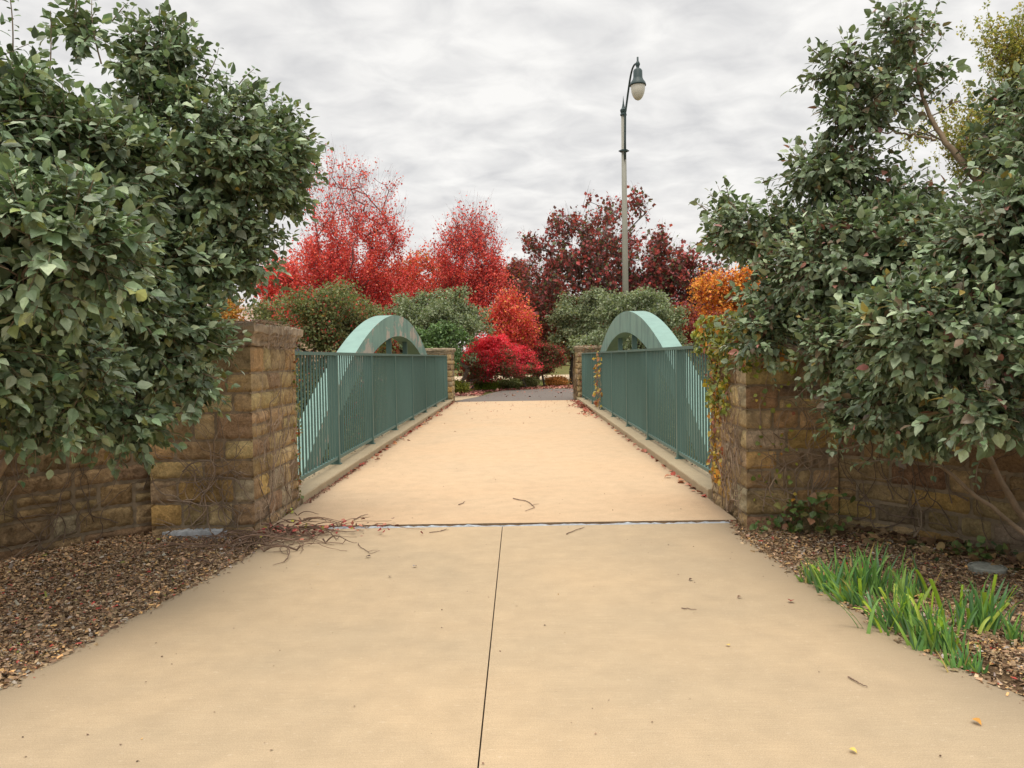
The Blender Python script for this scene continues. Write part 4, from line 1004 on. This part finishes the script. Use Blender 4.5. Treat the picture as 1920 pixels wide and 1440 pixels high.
# creeper at the far end of the right railing and the left rail start
def railvine(label, x, y0, y1, n, size, palette, seed, z0=.1, z1=1.6):
    rr = np.random.default_rng(seed); s = -1 if x > 0 else 1
    mp = ringmap((x, y0, 0), (0, 1, 0), (s, 0, 0))
    vine_thing(label, [lambda m: vine_net(m, mp, y1 - y0, z0, z1, 14, rr, .006, (.02, .05), col=BR)], [lambda l: leaves_on(l, mp, (y1 - y0) * rr.random(n), z0 + (z1 - z0) * rr.random(n), rr, size, palette, .02)], (x, y0, .1), 'creeper')
railvine('thin creeper with rusty leaves on the far part of the right railing', 2.28, 19.6, 21.2, 120, .09, YG[2:] + [(2, (.35, .16, .08))], 31)
railvine('small creeper at the near end of the left railing', -2.28, 7.95, 8.25, 130, .035, YG + [(2, (.3, .08, .05))], 32)
railvine('small creeper at the near end of the right railing', 2.28, 7.95, 8.35, 90, .045, YG, 33, .3, 1.75)
fF = ringmap((2.16, 26.1, 0), (1, 0, 0), (0, -1, 0)); fFi = ringmap((2.13, 27.1, 0), (0, -1, 0), (-1, 0, 0))
vine_thing('brown stems wrapped round the distant right pillar', [lambda m: vine_net(m, fF, 1.2, 0, 1.8, 80, r, .014, (.03, .1), col=(.2, .14, .08), maxlen=1.8), lambda m: vine_net(m, fFi, 1.0, 0, 1.8, 50, r, .014, (.03, .1), col=(.2, .14, .08), maxlen=1.8)],
           [lambda l: leaves_on(l, fF, 1.2 * r.random(300), 1.9 * r.random(300), r, .06, [(3, (.25, .1, .06)), (2, (.18, .15, .05))], .06)], (2.7, 26, 0), 'bare_vine')

# heap of dry vine trimmings over the path corner
def heap():
    rr = np.random.default_rng(61); t = thing('vine_trimmings', 'heap of dry vine stems spilling from the left pillar foot onto the path', 'dry stems', (-1.9, 6.4, 0))
    mb = MB()
    for k in range(90):
        a = np.array([-2.05 + .35 * rr.standard_normal(), 6.5 + .25 * rr.standard_normal(), .04])
        ang = rr.choice([math.radians(-8), math.radians(215)], p=[.62, .38]) + .35 * rr.standard_normal(); L = .15 + .6 * rr.random(); n = int(L / .03) + 3
        p = [a]; z = .02 + .13 * rr.random() ** 1.5
        for q in range(n):
            ang += .22 * rr.standard_normal(); x = p[-1] + np.array([math.cos(ang) * .03, math.sin(ang) * .03, 0]); f_ = q / n
            x[2] = .006 + z * math.sin(min(1, f_ * 1.2) * math.pi) * (1 - f_) + .004 * rr.random(); p.append(x)
        p = np.array(p); kp = ~((p[:, 0] < -2.1) & (p[:, 1] > 6.56))
        p = p[kp]
        if len(p) > 4: mb.tube(p, np.linspace(.006 * (.5 + rr.random()), .0015, len(p)), 5, np.array([.20, .13, .09]) * (.6 + .7 * rr.random()))
    mb.build('stems', M['twig'], t)
    lb = MB(); n = 150; P = np.stack([-1.75 + .38 * rr.standard_normal(n), 6.62 + .14 * rr.standard_normal(n), .02 + .05 * rr.random(n)], -1); P = P[P[:, 0] > -2.12]; n = len(P)
    lb.inst(LT, LF, P, nrm(rr.standard_normal((n, 3)) * [1, 1, .2]), nrm(rr.standard_normal((n, 3)) * .5 + [0, 0, 1]), .022 + .03 * rr.random(n), pal(n, [(3, (.28, .05, .045)), (2, (.4, .15, .1)), (1, (.12, .05, .04)), (.7, (.35, .33, .05))], .2, rr), np.full(n, 1.4))
    lb.build('leaves', M['litter'], t)
heap()

# ------------------------------------------------------------------ MULCH AND LITTER
def mulch(name, label, side, n, seed):
    rr = np.random.default_rng(seed); f, L = wallmaps[0 if side < 0 else 1]
    Y_ = 2.0 + 5.0 * rr.random(n * 3); Xa = 1.8 + 2.9 * rr.random(n * 3)
    hl, hr = path_half(Y_); h = hl if side < 0 else hr
    WP = np.array(WL[::-1] if side < 0 else WR); wx = np.interp(Y_, np.abs(WP[:, 1])[::-1], np.abs(WP[:, 0])[::-1])
    # chips may spill a centimetre or two over the concrete edge
    k = (Xa > h - .10 * rr.random(n * 3) ** 9) & (Xa < wx - .0)
    k &= ~((Xa > 2.12) & (Xa < 3.0) & (Y_ > 6.6))
    Y_ = Y_[k][:n]; Xa = Xa[k][:n]; n = len(Y_)
    X_ = side * Xa; z = gz(X_, Y_) + .002 + .035 * rr.random(n)
    z = np.where(Xa < path_half(Y_)[0 if side < 0 else 1] + .01, .004, z)
    P = np.stack([X_, Y_, z], -1)
    D = nrm(rr.standard_normal((n, 3)) * [1, 1, .22]); Nn = nrm(rr.standard_normal((n, 3)) * .42 + [0, 0, 1]); S = .008 + .026 * rr.random(n) ** 3
    kind = rr.random(n)
    mb = MB(); C = pal(n, [(5, (.19, .12, .07)), (6, (.27, .175, .10)), (4.5, (.37, .25, .145)), (2.2, (.50, .36, .22)), (1.5, (.10, .065, .04)), (1.6, (.38, .33, .27)), (1.6, (.60, .36, .15)), (.3, (.45, .08, .06)), (.12, (.26, .28, .07))], .2, rr)
    a = kind < .55
    mb.inst(CH, CF, P[a], D[a], Nn[a], S[a] * 1.3, C[a], .25 + .35 * rr.random(a.sum()))
    b_ = ~a; mb.inst(LT2, LF2, P[b_], D[b_], Nn[b_], S[b_], C[b_], .9 + .5 * rr.random(b_.sum()))
    tag(mb.build(name, M['litter']), label, 'mulch', kind='stuff')
mulch('mulch', 'brown wood chips and dry leaves in the left bed', -1, 120000, 71)
mulch('mulch', 'brown wood chips and dry leaves in the right bed', 1, 120000, 72)
def litter(name, label, P, rr, size, palette, flat=.35):
    n = len(P); mb = MB()
    mb.inst(LT, LF, P, nrm(rr.standard_normal((n, 3)) * [1, 1, .2]), nrm(rr.standard_normal((n, 3)) * flat + [0, 0, 1]), size * (.5 + .9 * rr.random(n)), pal(n, palette, .2, rr), np.full(n, 1.3))
    return tag(mb.build(name, M['litter']), label, 'fallen leaves', kind='stuff')
LC = [(3, (.30, .07, .05)), (3, (.38, .15, .09)), (2, (.20, .08, .05)), (1, (.5, .25, .12))]
rr = np.random.default_rng(81)
n = 420; y = 16.5 + 9 * rr.beta(3, 1.5, n); P = np.stack([2.09 - .32 * rr.random(n) ** 2.2 * (1 + .5 * np.sin(y * 2)), y, .016 + .03 * rr.random(n)], -1)
P2 = np.stack([2.09 - .05 * rr.random(90) ** 2, 7.9 + 9 * rr.random(90), .016 + .01 * rr.random(90)], -1)
litter('leaf_litter', 'dry red leaves drifted against the right kerb', np.vstack([P, P2]), rr, .07, LC)
n = 380; y = 9.5 + 16.5 * rr.random(n) ** .8; cl = np.sin(y * 2.3) + np.sin(y * 5.1); P = np.stack([-2.09 + (.06 + .09 * np.clip(cl, 0, 2)) * rr.random(n) ** 1.6, y, .016 + .02 * rr.random(n)], -1)
n = 500; y = 7.9 + 3.2 * rr.random(n); P2 = np.stack([-2.09 + .05 * rr.random(n) ** 2, y, .014 + .012 * rr.random(n)], -1)
litter('leaf_litter', 'dry red leaves strung along the foot of the left kerb', P, rr, .06, LC)
litter('leaf_litter', 'brown crumbs gathered at the near end of the left kerb', P2, rr, .022, [(3, (.16, .08, .05)), (2, (.3, .16, .1)), (1, (.25, .06, .05))])
n = 5200; x = -3.2 + 9 * rr.random(n); y = 33 + 7.5 * rr.random(n); k = (y > np.interp(x, [-3.2, -1.2, 1.0, 6], [29.5, 34.3, 36.3, 35.2])); P = np.stack([x, y, -.03 + .05 * rr.random(n)], -1)[k]
n = 1200; P3 = np.stack([-3.4 + 2.0 * rr.random(n), 30.6 + 4 * rr.random(n), -.02 + .04 * rr.random(n)], -1)
litter('leaf_litter', 'pink-red fallen leaves around the far planting bed', np.vstack([P, P3]), rr, .10, [(3, (.40, .16, .13)), (2, (.30, .08, .07)), (2, (.45, .25, .18))])
n = 160; P = np.stack([-1.9 + 3.9 * rr.random(n), 14 + 12 * rr.beta(3, 1, n), np.full(n, .018)], -1)
n = 260; P9 = np.stack([-1.2 + 8 * rr.random(n), 27 + 8.5 * rr.random(n) ** .5, np.full(n, .0)], -1); P9 = P9[P9[:, 1] < np.interp(P9[:, 0], [-1.2, 1.5, 4.5, 8], [32, 36, 35, 34.6])]
litter('leaf_litter', 'scattered red leaves lying on the dark asphalt path', P9, rr, .08, LC)
litter('leaf_litter', 'few leaf scraps scattered over the far half of the deck', P, rr, .035, LC)
n = 900; y = 8 + 17 * rr.random(n); sg = rr.choice([-1, 1], n); P = np.stack([sg * (2.33 + .15 * rr.random(n)), y, np.full(n, .106)], -1)
litter('leaf_litter', 'dark needles and scraps lying on the kerb tops under the railings', P, rr, .03, [(3, (.10, .08, .06)), (2, (.2, .12, .08))])

# individual twigs and leaves on the concrete
def twig(label, pts, rad, seed, br=True):
    rr = np.random.default_rng(seed); P = np.array([gr(x, y) for x, y in pts])
    k = 14; s_ = np.linspace(0, len(P) - 1, k); q = np.column_stack([np.interp(s_, np.arange(len(P)), P[:, a]) for a in range(3)])
    q[:, 2] = .004 + rad + (0.012 if q[0, 1] > 6.86 else 0); q[1:-1, :2] += .004 * rr.standard_normal((k - 2, 2))
    mb = MB(); mb.tube(q, np.linspace(rad, rad * .45, k), 6, (.17, .11, .08))
    if br:
        a = q[k // 2]; mb.tube([a, a + [.03, .03, .002], a + [.07, .035, .003]], [rad * .6, rad * .5, rad * .3], 5, (.17, .11, .08))
    c = q.mean(0); o = mb.build('twig', M['twig'], loc=c); tag(o, label, 'twig', 'loose twigs on the concrete')
twig('straight dark twig near the right edge of the near path', [(1590, 1272), (1610, 1283), (1626, 1291)], .0035, 1, False)
twig('curved forked twig on the deck just past the joint', [(962, 938), (990, 944), (1003, 955), (985, 962)], .005, 2)
twig('short pale twig on the near path right of centre', [(1278, 1142), (1295, 1144), (1306, 1145)], .003, 3, False)
twig('crooked twig just below the joint left of the centre line', [(805, 1000), (825, 998), (838, 993)], .004, 4)
twig('short twig on the deck left of centre', [(664, 979), (676, 972), (690, 968)], .005, 5, False)
twig('small hooked twig just right of the centre line', [(1062, 1003), (1078, 996), (1096, 990)], .004, 6)
twig('tiny twig chip on the deck above the joint', [(860, 950), (868, 947), (872, 944)], .005, 7, False)
twig('long thin stem end reaching out from the heap', [(672, 1020), (680, 1030), (695, 1040), (712, 1034)], .003, 8)
def fleaf(label, px, py, size, col, seed, dz=.004):
    rr = np.random.default_rng(seed); c = gr(px, py); c[2] = dz + (0.012 if c[1] > 6.86 else 0)
    T = LT.copy(); T[:, 1] -= .5; T[:, 2] *= 2.2; T[:, 2] -= T[:, 2].min()
    mb = MB(); d = nrm(np.array([[rr.standard_normal(), rr.standard_normal(), 0.0]]))
    mb.inst(T, LF, np.zeros((1, 3)), d, np.array([[0, 0, 1.0]]), np.array([size]), np.array([col]), np.array([1.3])); 
    o = mb.build('fallen_leaf', M['litter'], loc=(0, 0, 0)); o.location = c; tag(o, label, 'leaf', 'single leaves on the concrete')
fleaf('curled red-brown leaf on the near path by the iris bed', 1483, 1130, .045, (.25, .05, .035), 1)
fleaf('orange leaf at the bottom right of the near path', 1832, 1358, .04, (.6, .3, .07), 2)
fleaf('yellow leaf scrap low on the near path right of centre', 1600, 1412, .03, (.6, .45, .12), 3)
fleaf('brown leaf on the deck near the right kerb, nearest the pillar', 1252, 898, .09, (.38, .17, .09), 4)
fleaf('red leaf lying against the right kerb halfway along', 1212, 850, .12, (.36, .13, .09), 5)
fleaf('small dark leaf scrap on the near path under the deck centre', 778, 1064, .035, (.22, .19, .17), 6)
fleaf('blackish leaf crumb left of the centre line', 731, 1083, .025, (.07, .045, .03), 7)
fleaf('brown leaf crumb on the near path right of centre', 1295, 1089, .03, (.11, .07, .045), 8)
fleaf('dark leaf scrap where the heap thins out', 690, 1046, .04, (.07, .04, .035), 9)
fleaf('brown leaf crumb beside the iris clumps', 1386, 1122, .03, (.18, .11, .07), 10)
fleaf('yellow leaf scrap near the middle right of the path', 1365, 1212, .025, (.6, .42, .1), 11)
# scattered crumbs
rr = np.random.default_rng(91); n = 260
y = 2.4 + 9 * rr.random(n); x = (rr.random(n) * 3.8 - 1.9); P = np.stack([x, y, np.where(y > 6.86, .016, .004)], -1)
litter('crumbs', 'tiny dark crumbs of bark and leaf sprinkled over the concrete', P, rr, .009, [(3, (.10, .06, .04)), (2, (.22, .14, .09)), (1, (.45, .3, .12))])

# ------------------------------------------------------------------ IRIS CLUMPS, WEEDS, COVER
def iris(label, px, py, h, nb, spread, seed, cut=.12, lean=0.0):
    nb = int(nb * 1.7); spread *= 1.15; cut *= .8
    rr = np.random.default_rng(seed); c = gr(px, py); c[2] = float(gz(c[0], c[1]))
    mb = MB()
    for k in range(nb):
        off = np.array([spread * rr.standard_normal(), spread * .6 * rr.standard_normal(), 0]); L = h * (.45 + .75 * rr.random()); wdt = .005 + .007 * rr.random()
        az = rr.random() * 2 * math.pi; tilt = .12 + .38 * rr.random(); d = np.array([math.cos(az) * tilt - lean, math.sin(az) * tilt * .6, 1.0]); d /= np.linalg.norm(d)
        side = nrm(np.array([math.cos(az + 1.57 + .6 * rr.standard_normal()), math.sin(az + 1.57) * .5, 0.0])); m = 7; s_ = np.linspace(0, 1, m)
        bend = .45 * rr.random() * (1 if rr.random() < .75 else 2.2)
        cen = c + off + d * (L * s_)[:, None] + np.array([d[0], d[1], -.4]) * (bend * L * s_ ** 2.4)[:, None]
        iscut = rr.random() < cut
        w_ = wdt * (1 - (s_ ** 3) * (0.1 if iscut else .97)); 
        if iscut: w_ = w_ * 1.25
        a = cen + side * w_[:, None]; b = cen - side * w_[:, None]
        v = np.stack([a, cen + np.cross(side, d) * .0025, b], 1).reshape(-1, 3)
        col = pal(1, [(3, (.34, .52, .05)), (1, (.45, .55, .09))], .1, rr)[0] if iscut else pal(1, [(4, (.13, .29, .08)), (4, (.19, .37, .09)), (3, (.13, .25, .12)), (2, (.30, .47, .10)), (.5, (.42, .33, .12))], .15, rr)[0]
        mb.add(v, [gridfaces(m, 3)], col)
    o = mb.build('iris_clump', M['blade'], loc=c); tag(o, label, 'plant', 'iris clumps in the right bed')
iris('leftmost iris clump, dark and low beside the concrete edge', 1522, 1092, .17, 26, .030, 1, .0, .1)
iris('tall iris clump right of the leftmost one', 1568, 1108, .30, 40, .05, 2, .04, .15)
iris('iris clump at the back, tallest blade pointing up', 1625, 1105, .33, 44, .055, 3, .04)
iris('iris clump leaning over the concrete edge in the middle', 1600, 1128, .20, 34, .045, 4, .05, .3)
iris('sparse iris clump at the back right of centre', 1705, 1115, .26, 22, .05, 5, .12)
iris('big iris clump with square-cut yellow-green blades', 1695, 1178, .31, 54, .075, 6, .16, .15)
iris('iris clump with one cut blade lying towards the path', 1755, 1215, .27, 46, .055, 7, .10, .15)
iris('iris clump at the right, cut pale blades sticking out', 1835, 1178, .30, 50, .060, 8, .20, -.1)
iris('tiny iris clump nearest the camera', 1812, 1250, .15, 22, .035, 9, .0)
iris('tiny iris clump at the right edge of the photo', 1908, 1200, .17, 16, .03, 10, .0)
def weed(label, px, py, n, size, spread, h, palette, seed, name='weed'):
    rr = np.random.default_rng(seed); c = gr(px, py); c[2] = float(gz(c[0], c[1]))
    t = thing(name, label, 'plant', c); mb = MB(); lb = MB()
    P = c + np.stack([spread * rr.standard_normal(n), .5 * spread * rr.standard_normal(n) - .05, h * rr.random(n) ** 1.2 + .02], -1)
    for k in range(0, n, 4): mb.tube([c + [0.0, 0, 0], (c + P[k]) / 2 + [0, -.02, .03], P[k]], [.003, .002, .0015], 4, (.18, .14, .07))
    lb.inst(LT, LF, P, nrm(rr.standard_normal((n, 3)) + [0, -.3, -.2]), nrm(.5 * rr.standard_normal((n, 3)) + [0, -.5, 1]), size * (.5 + .8 * rr.random(n)), pal(n, palette, .2, rr), np.full(n, 1.4))
    mb.build('stems', M['twig'], t); lb.build('leaves', M['leaf'], t)
WG = [(3, (.09, .16, .04)), (3, (.14, .20, .05)), (2, (.20, .17, .06)), (1, (.30, .16, .08))]
weed('leafy green weed at the foot of the near right pillar', 1480, 985, 90, .06, .13, .30, WG, 1)
weed('sprawling weed with yellowing leaves where the right pillar meets the wall', 1535, 988, 80, .07, .14, .34, WG, 2)
weed('small dark green ivy sprig left of the round cover', 1825, 1040, 50, .05, .12, .12, WG[:2] + [(1, (.05, .1, .04))], 3)
weed('tiny green weed in the crack by the near right pillar', 1425, 990, 22, .035, .03, .10, WG[:2], 4)
weed('small yellow-green weed at the left end of the joint', 545, 962, 26, .03, .05, .08, [(2, (.4, .42, .06)), (1, (.3, .1, .05))], 5)
# curled leaves under the right wall
rr = np.random.default_rng(95); n = 260; Uw = .1 + 2.6 * rr.random(n); P = f2(Uw, np.full(n, 0.), .08 + .35 * rr.random(n) ** 1.5); P[:, 2] = gz(P[:, 0], P[:, 1]) + .03 + .02 * rr.random(n)
litter('leaf_litter', 'large curled brown leaves at the foot of the right wall', P, rr, .075, [(3, (.20, .13, .07)), (2, (.30, .20, .10)), (1, (.12, .14, .05)), (1, (.12, .07, .04))], .7)
c = gr(1851, 1064); c[2] = float(gz(c[0], c[1])) + .022
t = thing('valve_cover', 'round grey-green valve cover set in the mulch of the right bed', 'cover', c)
mb = MB(); mb.lathe([(.118, -.05), (.118, .020), (.108, .026), (.105, .022)], c, 32); mb.build('rim', M['cover'], t)
mb = MB(); mb.lathe([(.1045, .018), (.09, .023), (0, .025)], c, 32); mb.lathe([(.016, .0265), (.0, .0268)], c + [.065, -.02, 0], 10); mb.build('lid', M['cover'], t)
print('built', len(bpy.data.objects), sum(len(m.vertices) for m in bpy.data.meshes))
